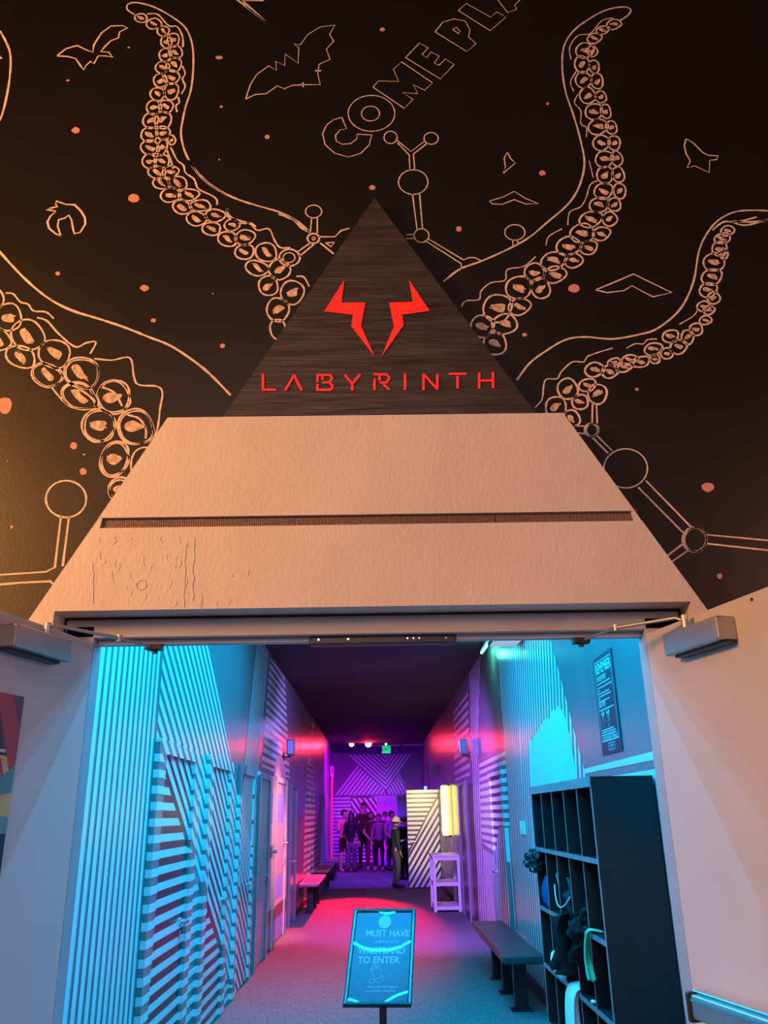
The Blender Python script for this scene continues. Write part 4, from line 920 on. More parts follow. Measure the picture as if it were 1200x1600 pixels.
def srib(pl, w=.0024):
    for p, q in zip(pl[:-1], pl[1:]):
        d = Vector((q[0] - p[0], q[1] - p[1])); 
        if d.length == 0: continue
        nn = Vector((-d.y, d.x)).normalized() * w / 2
        b.ngon([SP(p[0] + nn.x, p[1] + nn.y, .0022), SP(q[0] + nn.x, q[1] + nn.y, .0022), SP(q[0] - nn.x, q[1] - nn.y, .0022), SP(p[0] - nn.x, p[1] - nn.y, .0022)])
hx, hy_ = -.005, -.095
hand = [(-.018, -.028), (-.034, .002), (-.046, .020), (-.040, .024), (-.030, .012), (-.040, .034), (-.034, .038), (-.022, .018), (-.026, .042), (-.020, .044), (-.010, .020), (-.008, .040), (-.002, .040), (.006, .018), (.012, .006), (.014, -.012), (.010, -.026)]
srib([(hx + a, hy_ + c) for a, c in hand]); srib([(hx - .022, hy_ - .034), (hx + .012, hy_ - .022), (hx + .026, hy_ - .018), (hx + .030, hy_ - .034), (hx - .004, hy_ - .052), (hx - .022, hy_ - .034)]); srib([(hx - .018, hy_ - .04), (hx - .04, hy_ - .03), (hx - .05, hy_ - .045), (hx - .03, hy_ - .055), (hx - .02, hy_ - .045)])
srib([(-.06, .095), (.09, .095)], .002)
obj('lettering', b, 'sign_ink', pr, recalc=False)
b = MB(); N = 24; vs = []; SAG = .017
for j in range(N + 1):
    for i in range(N + 1):
        u = (-1 + 2 * i / N) * (hw - fwid * .9); v = (-1 + 2 * j / N) * (hh - fwid * .9)
        e = max(abs(u) / hw, abs(v) / hh)
        vs.append(SP(u, v, .0045 + .0003 * math.sin(u * 26 + v * 5) * (1 - e ** 4) + .0016 * (1 - (u / hw) ** 2) + SAG * v * (u / hw) ** 2))
b.add(vs, [(j * (N + 1) + i, j * (N + 1) + i + 1, (j + 1) * (N + 1) + i + 1, (j + 1) * (N + 1) + i) for j in range(N) for i in range(N)], 0, True)
obj('plastic_cover', b, 'film', frm, recalc=False)
bot = SP(.0, -.20, -.014)
b = MB(); b.box(bot.x + .005, bot.x + .042, bot.y - .002, bot.y + .033, .02, bot.z + .02, bev=.003); obj('post', b, 'black_plastic', st)
b = MB(); b.obox(SP(.01, -.16, -.022), su, SVs, sn, .03, .07, .008, bev=.002); obj('bracket', b, 'black_plastic', st)
b = MB(); b.box(bot.x - .15, bot.x + .19, bot.y - .15, bot.y + .18, 0, .02, bev=.006); obj('base', b, 'black_plastic', st)

# --- rules poster on the right wall
rp = thing('rules_poster', 'tall dark poster headed REMEMBER on the right wall above the cubby shelf', 'poster', (XRW, 5.1, 1.89))
PY0, PY1, PZ0, PZ1 = 4.885, 5.325, 1.885, 2.485
b = MB(); b.box(XRW - .006, XRW - .002, PY0, PY1, PZ0, PZ1); ps = obj('sheet', b, 'poster_dark', rp)
b = MB(); PX = XRW - .0068
def rr_(y0, y1, z0, z1, mi=0): b.ngon([(PX, y1, z0), (PX, y0, z0), (PX, y0, z1), (PX, y1, z1)], mi)
w = .006; y0, y1, z0, z1 = PY0 + .03, PY1 - .03, PZ0 + .075, PZ1 - .03
rr_(y0, y1, z1 - w, z1); rr_(y0, y1, z0, z0 + w); rr_(y0, y0 + w, z0, z1); rr_(y1 - w, y1, z0, z1)
ux, uy = Vector((0, -1, 0)), Vector((0, 0, 1))
pt = lambda s, size, y, z, mi=0, **k: put_text(b, s, size, (PX, y, z), ux, uy, mi, **k)
pt('REMEMBER', .088, 5.105, 2.405, 2, bold=.002, xs=.82); pt('CHOOSE WISELY', .044, 5.275, 2.345, 2, bold=.001, align='LEFT', xs=.65); pt('FAIL OFTEN', .044, 5.275, 2.185, 2, bold=.001, align='LEFT', xs=.62)
for z, l in ((2.315, .31), (2.29, .33), (2.272, .05), (2.254, .26), (2.236, .29), (2.221, .05), (2.206, .25), (2.153, .32), (2.030, .27), (2.016, .30), (2.002, .31)): rr_(5.275 - l, 5.275, z - .0035, z + .0035)
pt('CAN YOU BEAT THEM ALL?', .042, 5.10, 1.978, 0, bold=.001, xs=.66)
rr_(5.02, 5.17, 1.905, 1.909); rr_(5.02, 5.17, 1.944, 1.948); rr_(5.02, 5.024, 1.905, 1.948); rr_(5.166, 5.17, 1.905, 1.948); pt('LABYRINTH', .026, 5.095, 1.9265, 0, xs=.8)
for yc, dy in ((5.215, 1), (5.10, 1)):
    for s in (1, -1):
        pl = [(.010, .055), (.012, .035), (.03, .035), (.024, .018), (.004, -.03), (.016, .02), (.014, .026), (.034, .03)]
        pl = [(.018, .058), (.014, .036), (.004, .036), (.008, .012), (.002, -.035), (.014, .012), (.016, .024), (.036, .030)]
        b.ngon([(PX, yc - s * a, 2.095 + c) for a, c in (pl if s > 0 else pl[::-1])], 1)
for a in range(6):
    if a in (1, 4): continue
    th = a * PI / 3; b.ngon([(PX, 5.10 + .032 * math.cos(th + .1), 2.08 + .03 * math.sin(th + .1)), (PX, 5.10 + .055 * math.cos(th), 2.08 + .045 * math.sin(th)), (PX, 5.10 + .032 * math.cos(th - .1), 2.08 + .03 * math.sin(th - .1))], 0)
pt('1', .03, 5.215, 2.05); pt('2', .03, 5.10, 2.05)
obj('print', b, ['poster_pale', 'poster_green', 'poster_green'], ps, recalc=False)

# ================================================================== LAMPS AND FIXTURES
def fixture(name, label, x0, x1, y, z0, z1, m, lens=None, side=1, cat='speaker'):
    t = thing(name, label, cat, ((x0 + x1) / 2, y, z0))
    b = MB(); b.box(x0, x1, y - .11, y + .11, z0, z1, bev=.01); obj('housing', b, m, t)
    wx = XRW if side > 0 else XLW
    b = MB(); b.box(min(wx, (x0 + x1) / 2), max(wx, (x0 + x1) / 2), y + .02, y + .06, z0 - .03, z0 - .008); b.box(wx - .01 if side > 0 else wx, wx if side > 0 else wx + .01, y - .03, y + .11, z0 - .07, z0 + .04); obj('bracket', b, 'dark_metal', t)
    b = MB(); b.box(x0 + .015, x1 - .015, y - .118, y - .108, z0 + .02, z1 - .02, bev=.003); obj('grille', b, lens or 'black_plastic', t)
    return t
fixture('wall_speaker', 'teal gleaming box speaker high on the right wall above the dark doors', 1.27, 1.40, 12.9, 2.40, 2.62, 'fix_teal', 'fix_teal', 1)
fixture('wall_speaker', 'small box speaker farther down the right wall above the yellow lamp', 1.25, 1.37, 19.9, 2.45, 2.66, 'fix_teal', None, 1)
fixture('wall_spotlight', 'box lamp high on the left wall above the pink door', -1.30, -1.19, 12.45, 2.40, 2.62, 'fix_purple', 'lilac', -1, 'lamp')
b = MB(); b.sphere((1.14, 19.7, 2.12), .04); b.tube([(1.14, 19.72, 2.09), (1.14, 19.76, 2.085)], .02); tag(obj('indicator_lamp', b, 'blue_led'), 'tiny blue lamp on top of the striped open door', 'lamp')

# green-cyan tube at the ceiling edge
tl = thing('led_tube', 'green cyan light tube where the right wall meets the ceiling', 'lamp', (1.36, 9.8, 3.45))
b = MB(); b.tube([(1.365, 9.35, 3.45), (1.355, 10.2, 3.45)], .017, 10); obj('tube', b, 'cyan_tube', tl)
b = MB(); b.box(1.335, 1.39, 9.30, 10.25, 3.47, 3.56, bev=.004); obj('holder', b, 'dark_metal', tl)
# floodlight by the wall
q0 = on_z(768, 1001, 3.10); q1 = on_z(770, 1010, 3.10)
fl = thing('ceiling_lamp', 'black framed lamp panel under the ceiling at the right just inside the door head', 'lamp', (1.25, 8.0, 3.1))
b = MB(); b.box(1.125, 1.42, 7.68, 7.98, 3.10, 3.14, bev=.004); b.box(1.26, 1.29, 7.8, 7.84, 3.14, 3.56); obj('housing', b, 'black_plastic', fl)
b = MB(); b.box(1.14, 1.405, 7.70, 7.955, 3.094, 3.099); obj('diffuser', b, 'pale_lamp', fl)
# cyan strips under the ceiling just inside (above the door head)
for y in (3.50, 3.90, 4.20):
    t = thing('led_strip', 'cyan light strip across the ceiling just inside the entrance', 'lamp', (0, y, 3.44), 'cyan light strips inside the entrance')
    b = MB(); b.box(-.96, .96, y - .02, y + .02, 3.44, 3.49, bev=.004); obj('holder', b, 'dark_metal', t)
    for x in (-.8, .8):
        b = MB(); b.box(x - .015, x + .015, y - .015, y + .015, 3.49, 3.56); obj('hanger', b, 'dark_metal', t)
    b = MB(); b.box(-.94, .94, y - .007, y + .007, 3.43, 3.4395); obj('diffuser', b, 'cyan_led', t)
# track at the corridor end with stage lamps
tk = thing('lamp_track', 'pale lamp rail under the ceiling at the end of the corridor', 'rail', (0, 25.3, 3.5))
b = MB(); b.box(-.15, .72, 25.28, 25.32, 3.49, 3.53); b.box(.80, 1.42, 25.28, 25.32, 3.49, 3.53); obj('rail', b, 'white_plastic', tk)
for x in (-.1, .6, .9, 1.3):
    b = MB(); b.tube([(x, 25.3, 3.53), (x, 25.3, 3.56)], .012, 6); obj('hanger', b, 'dark_metal', tk)
def stage(px, py, m, r, lab):
    c = on_y(px, py, 25.2)
    t = thing('stage_lamp', lab, 'lamp', (c.x, 25.2, c.z), 'stage lamps at the corridor end')
    b = MB(); b.tube([(c.x, 25.25, c.z), (c.x, 25.05, c.z)], [r * .8, r * 1.02], 16, caps=False); b.tube([(c.x, 25.27, c.z), (c.x, 25.25, c.z)], r * .8, 16); b.tube([(c.x, 25.2, c.z + r * .8), (c.x, 25.2, 3.56)], .012, 8); obj('housing', b, 'black_plastic', t)
    b = MB(); b.sphere((c.x, 25.06, c.z), r * .93, .03, r * .93, seg=20, rg=12); obj('lens', b, m, t)
    return c
c_red = stage(575.5, 1163, 'red_lens', .095, 'glowing red stage lamp at the corridor end, beside the pale one')
c_wht = stage(549.5, 1163.5, 'white_lens', .075, 'pale pink stage lamp left of the red one at the corridor end')
c_w2 = stage(603, 1163.5, 'white_lens', .032, 'tiny pale lamp above the green exit sign')
ex = thing('exit_sign', 'green lit EXIT sign hanging under the ceiling at the corridor end', 'sign', (.37, 25.5, 3.28))
e0, e1 = on_y(596.5, 1165.5, 25.5), on_y(610.5, 1176.5, 25.5)
b = MB(); b.box(e0.x, e1.x, 25.5, 25.56, e1.z, e0.z, bev=.01); b.tube([((e0.x + e1.x) / 2, 25.53, e0.z), ((e0.x + e1.x) / 2, 25.53, 3.56)], .012, 8); obj('housing', b, 'exit_green', ex)
b = MB(); put_text(b, 'EXIT', (e0.z - e1.z) * .85, ((e0.x + e1.x) / 2, 25.497, (e0.z + e1.z) / 2), Vector((1, 0, 0)), Vector((0, 0, 1)), 0, bold=.002, xs=.8); obj('lettering', b, 'exit_letter', ex, recalc=False)
# red post
ps_ = thing('post', 'tall slim red lit post at the left wall end, white plate on top', 'post', (-1.22, 24.9, 0))
pp = on_y(518.5, 1300, 24.9)
ps_.location = (pp.x, 24.9, 0)
b = MB(); b.box(pp.x - .035, pp.x + .035, 24.87, 24.93, 0, 2.62, bev=.006); obj('shaft', b, 'post_red', ps_)
b = MB(); b.box(pp.x - .045, pp.x + .045, 24.86, 24.94, 2.62, 2.92, bev=.006); obj('plate', b, 'white_plastic', ps_)
b = MB(); b.box(pp.x - .012, pp.x + .03, 24.852, 24.861, 2.70, 2.92); obj('plate_mark', b, 'black_plastic', ps_)

# ================================================================== PEOPLE
def cloth(name, c, r=.85): return mat(name, c, r, bump=.15, bscale=60, spec=.2)
SKIN = mat('skin', (.50, .30, .22), .55, spec=.3); EYE_M = mat('eye', (.05, .04, .04), .3); LIP = mat('lips', (.42, .16, .14), .5)
def skin_mesh(nodes, edges, vox, sub=1):
    """nodes: list of (pos, radius); returns evaluated bmesh from Skin+Subdivision (+Remesh)"""
    me = bpy.data.meshes.new('k'); me.from_pydata([n[0] for n in nodes], edges, []); ob = bpy.data.objects.new('k', me); COL.objects.link(ob)
    sk = ob.modifiers.new('s', 'SKIN'); sk.use_smooth_shade = True
    for i, v in enumerate(me.skin_vertices[0].data):
        r = nodes[i][1]; v.radius = r if isinstance(r, tuple) else (r, r); v.use_root = (i == 0)
    ss = ob.modifiers.new('u', 'SUBSURF'); ss.levels = sub; ss.render_levels = sub
    bpy.context.view_layer.update()
    ev = ob.evaluated_get(bpy.context.evaluated_depsgraph_get()); m2 = bpy.data.meshes.new_from_object(ev)
    bpy.data.objects.remove(ob); return m2
def remesh(bm, vox):
    me = bpy.data.meshes.new('r'); bm.to_mesh(me); bm.free(); ob = bpy.data.objects.new('r', me); COL.objects.link(ob)
    rm = ob.modifiers.new('r', 'REMESH'); rm.mode = 'VOXEL'; rm.voxel_size = vox
    sm = ob.modifiers.new('m', 'SMOOTH'); sm.factor = .5; sm.iterations = 2
    bpy.context.view_layer.update()
    m2 = bpy.data.meshes.new_from_object(ob.evaluated_get(bpy.context.evaluated_depsgraph_get())); bpy.data.objects.remove(ob); return m2
def mesh_obj(name, me, m, parent):
    me.materials.clear(); me.materials.append(m); me.polygons.foreach_set('use_smooth', [True] * len(me.polygons))
    o = bpy.data.objects.new(name, me); COL.objects.link(o); o.parent = parent; me.name = name; return o
def person(label, x, y, H, yaw, top, bottom, hair_m, shoes, arms, sleeve='long', legs='long', hair='short', stance=.058, cap=None, long_top=False, lean=0., head_turn=0., step=0., wide=1.0, top2=None):
    t = thing('person', label, 'person', (x, y, 0)); t.rotation_euler.z = yaw
    V = lambda a, b_, c: Vector((a * H, b_ * H, c * H))
    P = {}
    P['pelvis'] = V(0, 0, .525); P['waist'] = V(0, .005 + lean * .3, .615); P['chest'] = V(0, .008 + lean * .8, .715); P['neck0'] = V(0, .01 + lean, .815); P['neck1'] = V(0, .002 + lean * 1.1, .865)
    nodes = []; edges = []; idx = {}
    def nd(k, p, r, par=None):
        idx[k] = len(nodes); nodes.append((tuple(p), r))
        if par is not None: edges.append((idx[par], idx[k]))
    R = lambda a: a * H
    nd('pelvis', P['pelvis'], (R(.072), R(.058))); nd('waist', P['waist'], (R(.068), R(.052)), 'pelvis'); nd('chest', P['chest'], (R(.080), R(.058)), 'waist'); nd('neck0', P['neck0'], (R(.040), R(.036)), 'chest'); nd('neck1', P['neck1'], R(.031), 'neck0')
    tw = .07
    Js = {}
    for s, nm in ((1, 'l'), (-1, 'r')):
        fx = step * s
        hip = V(.048 * s, 0, .49); knee = V(stance * s, -.012 - fx * .5, .275); ank = V((stance + .002) * s, .012 - fx * .6, .048); heel = V((stance + .002) * s, .025 - fx * .6, .022); toe = V((stance + .015) * s, -.085 - fx * .6, .017)
        nd('hip' + nm, hip, R(.056), 'pelvis'); nd('knee' + nm, knee, R(.034), 'hip' + nm); nd('calf' + nm, knee.lerp(ank, .35) + V(0, .008, 0), R(.034), 'knee' + nm); nd('ank' + nm, ank, R(.021), 'calf' + nm); nd('toe' + nm, toe, R(.018), 'ank' + nm)
        (ex_, ey, ez), (wx, wy, wz) = arms[0 if s > 0 else 1]
        sh_ = V(.105 * s, .01 + lean, .790); el = V(ex_ * s, ey + lean, ez); wr = V(wx * s, wy + lean, wz)
        nd('sh' + nm, sh_, R(.036), 'neck0'); nd('el' + nm, el, R(.026), 'sh' + nm); nd('fa' + nm, el.lerp(wr, .3), R(.025), 'el' + nm); nd('wr' + nm, wr, R(.0155), 'fa' + nm)
        d = (wr - el).normalized(); side = d.cross(Vector((0, 1, 0)) if abs(d.y) < .8 else Vector((0, 0, 1))).normalized(); bend = d.cross(side).normalized()
        if bend.y > 0: bend = -bend
        palm = wr + d * R(.030); nd('pm' + nm, palm, (R(.020), R(.013)), 'wr' + nm)
        for k, (o_, l_) in enumerate(((-.016, .044), (-.0055, .050), (.0055, .047), (.016, .036))):
            b0 = wr + d * R(.048) + side * R(o_); b1 = b0 + (d * .9 + bend * .25).normalized() * R(l_ * .5); b2 = b1 + (d * .7 + bend * .6).normalized() * R(l_ * .5)
            nd('f%d0' % k + nm, b0, R(.0062), 'pm' + nm); nd('f%d1' % k + nm, b1, R(.0054), 'f%d0' % k + nm); nd('f%d2' % k + nm, b2, R(.0045), 'f%d1' % k + nm)
        inw = side if side.x * s < 0 else -side
        th0 = wr + d * R(.018) + inw * R(.016); th1 = th0 + (d * .7 + inw * .6 + bend * .3).normalized() * R(.02); th2 = th1 + (d * .9 + bend * .3).normalized() * R(.018)
        nd('t0' + nm, th0, R(.0075), 'pm' + nm); nd('t1' + nm, th1, R(.0065), 't0' + nm); nd('t2' + nm, th2, R(.005), 't1' + nm)
        Js[nm] = dict(hip=hip, knee=knee, ank=ank, toe=toe, heel=heel, sh=sh_, el=el, wr=wr, d=d)
    m1 = skin_mesh(nodes, edges, 0)
    bm = bmesh.new(); bm.from_mesh(m1); bpy.data.meshes.remove(m1)
    # head
    hc = V(0, -.012 + lean * 1.1, .932); rot = Matrix.Rotation(head_turn, 3, 'Z')
    hb = bmesh.new(); bmesh.ops.create_uvsphere(hb, u_segments=24, v_segments=18, radius=1)
    for v in hb.verts:
        n = v.co.copy(); wxx = .050 * (1 - .24 * max(0, -n.z) ** 1.5); q = Vector((n.x * wxx, n.y * (.062 if n.y > 0 else .056) - (.006 * max(0, -n.z)), n.z * .068))
        if n.y < -.5 and abs(n.z) < .35: q.y += .004 * (1 - abs(n.z) / .35) * (1 if abs(n.x) > .2 else 0)
        v.co = hc + rot @ (q * H)
    def ball(c, rx, ry, rz):
        b2 = bmesh.new(); bmesh.ops.create_uvsphere(b2, u_segments=10, v_segments=8, radius=1)
        for v in b2.verts: v.co = hc + rot @ (Vector((c[0] + v.co.x * rx, c[1] + v.co.y * ry, c[2] + v.co.z * rz)) * H)
        mm = bpy.data.meshes.new('q'); b2.to_mesh(mm); b2.free(); bm.from_mesh(mm); bpy.data.meshes.remove(mm)
    mm = bpy.data.meshes.new('q'); hb.to_mesh(mm); hb.free(); bm.from_mesh(mm); bpy.data.meshes.remove(mm)
    ball((0, -.060, -.012), .008, .012, .010); ball((0, -.056, .004), .006, .008, .014); ball((0, -.050, -.052), .016, .012, .012); ball((0, -.052, -.034), .014, .008, .006)
    for s in (1, -1): ball((.050 * s, .004, -.006), .006, .012, .018); ball((.018 * s, -.050, .014), .013, .008, .005)
    body = mesh_obj('body', remesh(bm, .0075 * H / 1.7 if H > 1.2 else .0065), SKIN, t)
    def sub(name, mb, m):
        me = bpy.data.meshes.new(name); me.from_pydata(mb.v, [], mb.f); return mesh_obj(name, me, m, t)
    for s in (1, -1):
        e = MB(); c = hc + rot @ (Vector((.019 * s, -.0535, .003)) * H); e.sphere(c, R(.0065), R(.004), R(.0045)); sub('eye', e, EYE_M)
    e = MB(); c = hc + rot @ (Vector((0, -.0605, -.0345)) * H); e.sphere(c, R(.013), R(.004), R(.004)); sub('lips', e, LIP)
    # top
    k = 1.0 * wide
    nodes2 = []; edges2 = []; nodes, edges, idx = nodes2, edges2, {}
    def nd2(k_, p, r, par=None):
        idx[k_] = len(nodes2); nodes2.append((tuple(p), r))
        if par is not None: edges2.append((idx[par], idx[k_]))
    hemz = .43 if long_top else .485
    nd2('p', V(0, 0, hemz - .03), (R(.092 * k), R(.074))); nd2('p2', V(0, 0, hemz + .05), (R(.090 * k), R(.074)), 'p'); nd2('w', P['waist'], (R(.082 * k), R(.068)), 'p2'); nd2('c', P['chest'], (R(.090 * k), R(.070)), 'w'); nd2('n', P['neck0'] + V(0, 0, .006), (R(.050), R(.045)), 'c')
    for nm in 'lr':
        J = Js[nm]; nd2('s' + nm, J['sh'], R(.045), 'n')
        if sleeve == 'long': nd2('e' + nm, J['el'], R(.037), 's' + nm); nd2('v' + nm, J['wr'] - J['d'] * R(.015), R(.027), 'e' + nm)
        else: nd2('e' + nm, J['sh'].lerp(J['el'], .72), R(.040), 's' + nm)
    m1 = skin_mesh(nodes2, edges2, 0); bm = bmesh.new(); bm.from_mesh(m1); bpy.data.meshes.remove(m1)
    mesh_obj('jacket' if sleeve == 'long' and long_top else 'shirt', remesh(bm, .011), top, t)
    # trousers
    bm = bmesh.new()
    nodes2 = []; edges2 = []; idx = {}
    nd3 = None
    def nd4(k_, p, r, par=None):
        idx[k_] = len(nodes2); nodes2.append((tuple(p), r))
        if par is not None: edges2.append((idx[par], idx[k_]))
    nd4('p', V(0, 0, .60), (R(.078), R(.064))); nd4('q', V(0, 0, .55), (R(.082), R(.068)), 'p'); nd4('c', V(0, 0, .50), (R(.082), R(.070)), 'q')
    for nm in 'lr':
        J = Js[nm]; flare = .044 if legs == 'wide' else .031
        nd4('h' + nm, J['hip'] + V(0, 0, -.03), R(.062 if legs != 'wide' else .066), 'c'); nd4('k' + nm, J['knee'] if legs != 'short' else J['knee'] + V(0, 0, .01), R(.046 if legs != 'wide' else .052), 'h' + nm)
        if legs != 'short': nd4('a' + nm, J['ank'] + V(0, 0, .0), R(flare), 'k' + nm)
    m1 = skin_mesh(nodes2, edges2, 0); bm.from_mesh(m1); bpy.data.meshes.remove(m1)
    for v in bm.verts: v.co.z = max(v.co.z, .022 * H)
    mesh_obj('trousers' if legs != 'short' else 'shorts', remesh(bm, .011), bottom, t)
    for nm in 'lr':
        J = Js[nm]; bm = bmesh.new(); mb = MB()
        d_ = (J['toe'] - J['heel']); 
        for k_ in range(7):
            f_ = k_ / 6; p = J['heel'].lerp(J['toe'], f_ * 1.05 - .05); mb.sphere((p.x, p.y, R(.022) + (.014 * H if f_ < .35 else 0)), R(.027 - .004 * abs(f_ - .4)), R(.028), R(.022 if f_ > .3 else .034), seg=12, rg=8)
        me = bpy.data.meshes.new('z'); me.from_pydata(mb.v, [], mb.f); bm.from_mesh(me); bpy.data.meshes.remove(me)
        for v in bm.verts: v.co.z = max(v.co.z, 0.0)
        mesh_obj('shoe', remesh(bm, .008), shoes, t)
    # hair
    bm = bmesh.new(); bmesh.ops.create_uvsphere(bm, u_segments=28, v_segments=20, radius=1); kill = []
    for v in bm.verts:
        n = v.co.copy(); front = n.y < -.25
        wob = 1 + .03 * math.sin(9 * n.x + 4 * n.z) + .025 * math.sin(13 * n.y)
        zc_ = n.z
        q = Vector((n.x * .056, n.y * .068 + .004, n.z * .074 + .004)) * wob
        if front and zc_ < .42: q = Vector((n.x * .046, n.y * .050, n.z * .06))
        if hair == 'short' and zc_ < -.45: q *= .8
        if hair == 'long' and n.y > -.15 and zc_ < -.1:
            dz = min(.17, -zc_ * .20); q = Vector((n.x * .062, .02 + abs(n.y) * .052 + .012, q.z - dz))
        v.co = hc + rot @ (q * H)
    me = bpy.data.meshes.new('hair'); bm.to_mesh(me); bm.free(); mesh_obj('hair', me, hair_m, t)
    if cap:
        mb = MB(); bm = bmesh.new(); bmesh.ops.create_uvsphere(bm, u_segments=24, v_segments=14, radius=1)
        for v in bm.verts:
            n = v.co.copy(); v.co = hc + rot @ (Vector((n.x * .062, n.y * .073 + .003, max(n.z, -.05) * .078 + .012)) * H)
        mb.bm(bm, 0, True); 
        bm = bmesh.new(); bmesh.ops.create_cone(bm, cap_ends=True, segments=20, radius1=.058, radius2=.055, depth=.006)
        for v in bm.verts:
            v.co = hc + rot @ (Vector((v.co.x * .95, v.co.y * .8 - .065, v.co.z + .010 - abs(v.co.x) * .15)) * H)
        mb.bm(bm, 0, True); sub('cap', mb, cap)
    return t
DOWN = ((.135, .02, .645), (.140, -.02, .50))
FOLD = ((.130, .0, .625), (.035, -.115, .515))
CLASP = ((.135, .0, .63), (.02, -.105, .50))
RAIL = ((.15, -.01, .66), (.24, -.06, .66))
UPH = ((.12, -.03, .63), (.09, -.14, .66))
hairD = mat('dark brown hair', (.02, .013, .011), .5); hairB = mat('brown hair', (.05, .028, .018), .5)
c_pink = cloth('salmon shirt', (.62, .30, .26)); c_nav = cloth('navy jacket', (.012, .014, .030)); c_mar = cloth('maroon shirt', (.075, .022, .024)); c_blk = cloth('black trousers', (.012, .012, .014)); c_den = cloth('blue grey jeans', (.10, .09, .15))
c_brn = cloth('brown top', (.07, .032, .028)); c_tan = cloth('brown trousers', (.12, .06, .05)); c_mau = cloth('mauve shirt', (.24, .16, .24)); c_lav = cloth('pale blue shirt', (.34, .32, .48)); c_gre = cloth('dark green jacket', (.035, .06, .05)); c_olv = cloth('olive trousers', (.10, .12, .095)); c_wht = cloth('white shoes', (.6, .55, .58)); c_bs = cloth('dark shoes', (.03, .028, .03)); c_cap = cloth('white cap', (.75, .75, .72)); c_skirt = cloth('dark shorts', (.02, .015, .02))
PX_ = lambda px, y: on_y(px, 1300, y).x
person('person in a salmon shirt and dark shorts at the far left holding the red post', PX_(538, 26.5), 26.4, 1.72, .5, c_pink, c_skirt, hairB, c_wht, (DOWN, ((.14, -.05, .63), (.20, -.16, .66))), 'short', 'short', 'short', head_turn=.5)
person('person with long dark hair seen from behind, navy jacket and loose blue grey trousers', PX_(549, 25.9), 25.9, 1.66, PI - .2, c_nav, c_den, hairD, c_bs, (UPH, DOWN), 'long', 'wide', 'long', wide=1.05)
person('tall person in a maroon shirt and black trousers, standing behind the long haired person', PX_(568.5, 27.75), 27.75, 1.93, -.1, c_mar, c_blk, hairD, c_bs, (DOWN, DOWN), 'short', 'long', 'short')
person('person in brown top and brown trousers with hands clasped in front', PX_(580, 26.9), 26.9, 1.66, .1, c_brn, c_tan, hairD, c_wht, (CLASP, CLASP), 'short', 'long', 'long')
person('shorter person in a mauve top and black trousers in the middle of the group', PX_(592, 26.6), 26.6, 1.58, -.15, c_mau, c_blk, hairD, c_wht, (DOWN, DOWN), 'long', 'long', 'short')
person('person half hidden behind the mauve and the pale blue shirts', PX_(601.5, 27.9), 27.9, 1.64, .2, c_nav, c_blk, hairD, c_bs, (DOWN, DOWN), 'short', 'long', 'short')
person('person in a pale blue shirt and dark trousers, head turned aside', PX_(612, 26.3), 26.3, 1.66, .5, c_lav, c_blk, hairD, c_bs, (DOWN, FOLD), 'short', 'long', 'short', head_turn=.4)
person('person in a white cap, dark green jacket and olive trousers, nearest of the group', on_z(620, 1387, 0).x, 20.25, 1.49, 1.9, c_gre, c_olv, hairD, c_bs, (UPH, DOWN), 'long', 'long', 'short', cap=c_cap, long_top=True, wide=1.05, head_turn=.3)
person('black coated person added to darken the gap beside the striped open door', on_z(632, 1372, 0).x, 22.6, 1.52, PI + .6, c_blk, c_blk, hairD, c_bs, (DOWN, DOWN), 'long', 'wide', 'short', long_top=True, wide=1.1)  # made-up figure filling the dark patch behind the capped person

# ================================================================== LIGHT
def light(kind, name, loc, energy, col, target=None, size=.2, size_y=None, spot=None, blend=.5, spec=1.0):
    l = bpy.data.lights.new(name, kind); l.energy = energy; l.color = col
    if kind == 'AREA':
        l.size = size
        if size_y: l.shape = 'RECTANGLE'; l.size_y = size_y
    elif kind in ('POINT', 'SPOT'): l.shadow_soft_size = size
    if kind == 'SPOT': l.spot_size = spot; l.spot_blend = blend
    l.specular_factor = spec
    o = bpy.data.objects.new(name, l); COL.objects.link(o); o.location = loc
    if target is not None: o.rotation_euler = (Vector(target) - Vector(loc)).to_track_quat('-Z', 'Y').to_euler()
    return o
W = bpy.data.worlds.new('world'); SC.world = W; W.use_nodes = True
W.node_tree.nodes['Background'].inputs[0].default_value = (.9, .55, .5, 1); W.node_tree.nodes['Background'].inputs[1].default_value = .045
# lobby lamps
light('AREA', 'lobby_lamp', (-.6, -3.0, 4.0), 80, (1.0, .60, .52), (0, 2.6, 2.3), 1.6)
light('AREA', 'lobby_orange_lamp', (-3.9, .15, 3.5), 285, (1.0, .40, .09), (-1.6, 2.7, 2.4), .9)
light('AREA', 'lobby_side_lamp', (3.4, .3, 2.9), 24, (1.0, .40, .30), (1.0, 2.0, 1.9), .5)
light('AREA', 'lobby_counter_lamp', (.3, -1.6, 1.1), 13, (.60, .66, 1.0), (0, 2.4, 1.3), 1.5)
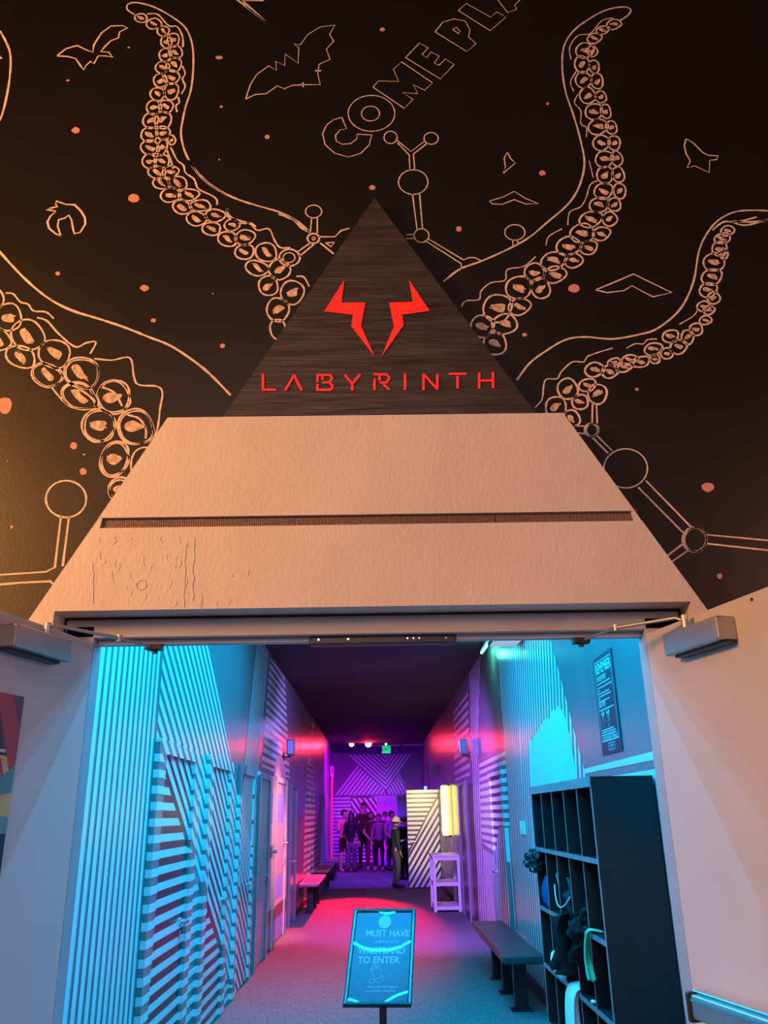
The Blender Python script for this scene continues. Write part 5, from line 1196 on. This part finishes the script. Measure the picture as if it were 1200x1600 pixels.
# corridor lamps and an added cabin fill
CY = (.0, .36, .74)
for y in (3.50, 3.90, 4.20): light('AREA', 'entrance_cyan_lamp', (0, y, 3.425), 74, CY, (0, y + .35, 0), 1.88, .012)
light('AREA', 'middle_cyan_lamp', (0, 6.9, 3.52), 330, CY, (0, 6.9, 0), 1.8, 3.4)
light('POINT', 'tube_glow', (1.28, 9.8, 3.36), 6, (.1, 1.0, .65), size=.05)
light('SPOT', 'red_beam', (c_red.x, 24.95, c_red.z - .02), 24000, (1.0, .004, .05), (-.62, 14.6, 0), .05, spot=.31, blend=.5)
light('SPOT', 'violet_wash', (-.5, 8.3, 3.45), 3600, (.36, .11, 1.0), (1.30, 13.8, .6), .1, spot=1.05, blend=.9)
light('SPOT', 'lilac_wash', (1.2, 10.6, 3.45), 520, (.34, .26, 1.0), (-1.36, 13.2, 1.7), .1, spot=1.25, blend=.8)
light('AREA', 'far_violet_lamp', (.25, 27.9, .5), 240, (.26, .0, 1.0), (.2, 29, 1.9), .5)
light('SPOT', 'far_ceiling_lamp', (0, 25.0, 3.50), 160, (.20, .03, 1.0), (0, 26.5, 0), .1, spot=1.7, blend=.5)
light('SPOT', 'far_blue_lamp', (.1, 22.6, 3.50), 900, (.14, .03, 1.0), (.1, 22.8, 0), .1, spot=1.5, blend=.4)
light('SPOT', 'far_magenta_lamp', (-.5, 22.0, 3.4), 1300, (.55, .0, 1.0), (-1.36, 24.2, 2.3), .05, spot=1.3, blend=.9)
light('SPOT', 'yellow_glow', (1.12, 16.9, 2.05), 330, (1.0, .74, .16), (1.12, 19.85, 1.35), .12, spot=.72, blend=.6)
light('SPOT', 'cabin_fill', (.3, 11.0, 3.4), 850, (1.0, .36, .40), (-1.36, 12.1, 1.2), .05, spot=.60, blend=.6)  # added pink fill to brighten the cabin door, no fixture here
light('SPOT', 'box_lamp_beam', (-1.05, 12.2, 2.75), 2.5, (.35, .25, 1.0), (-1.36, 11.6, 2.2), .15, spot=2.2, blend=.7)
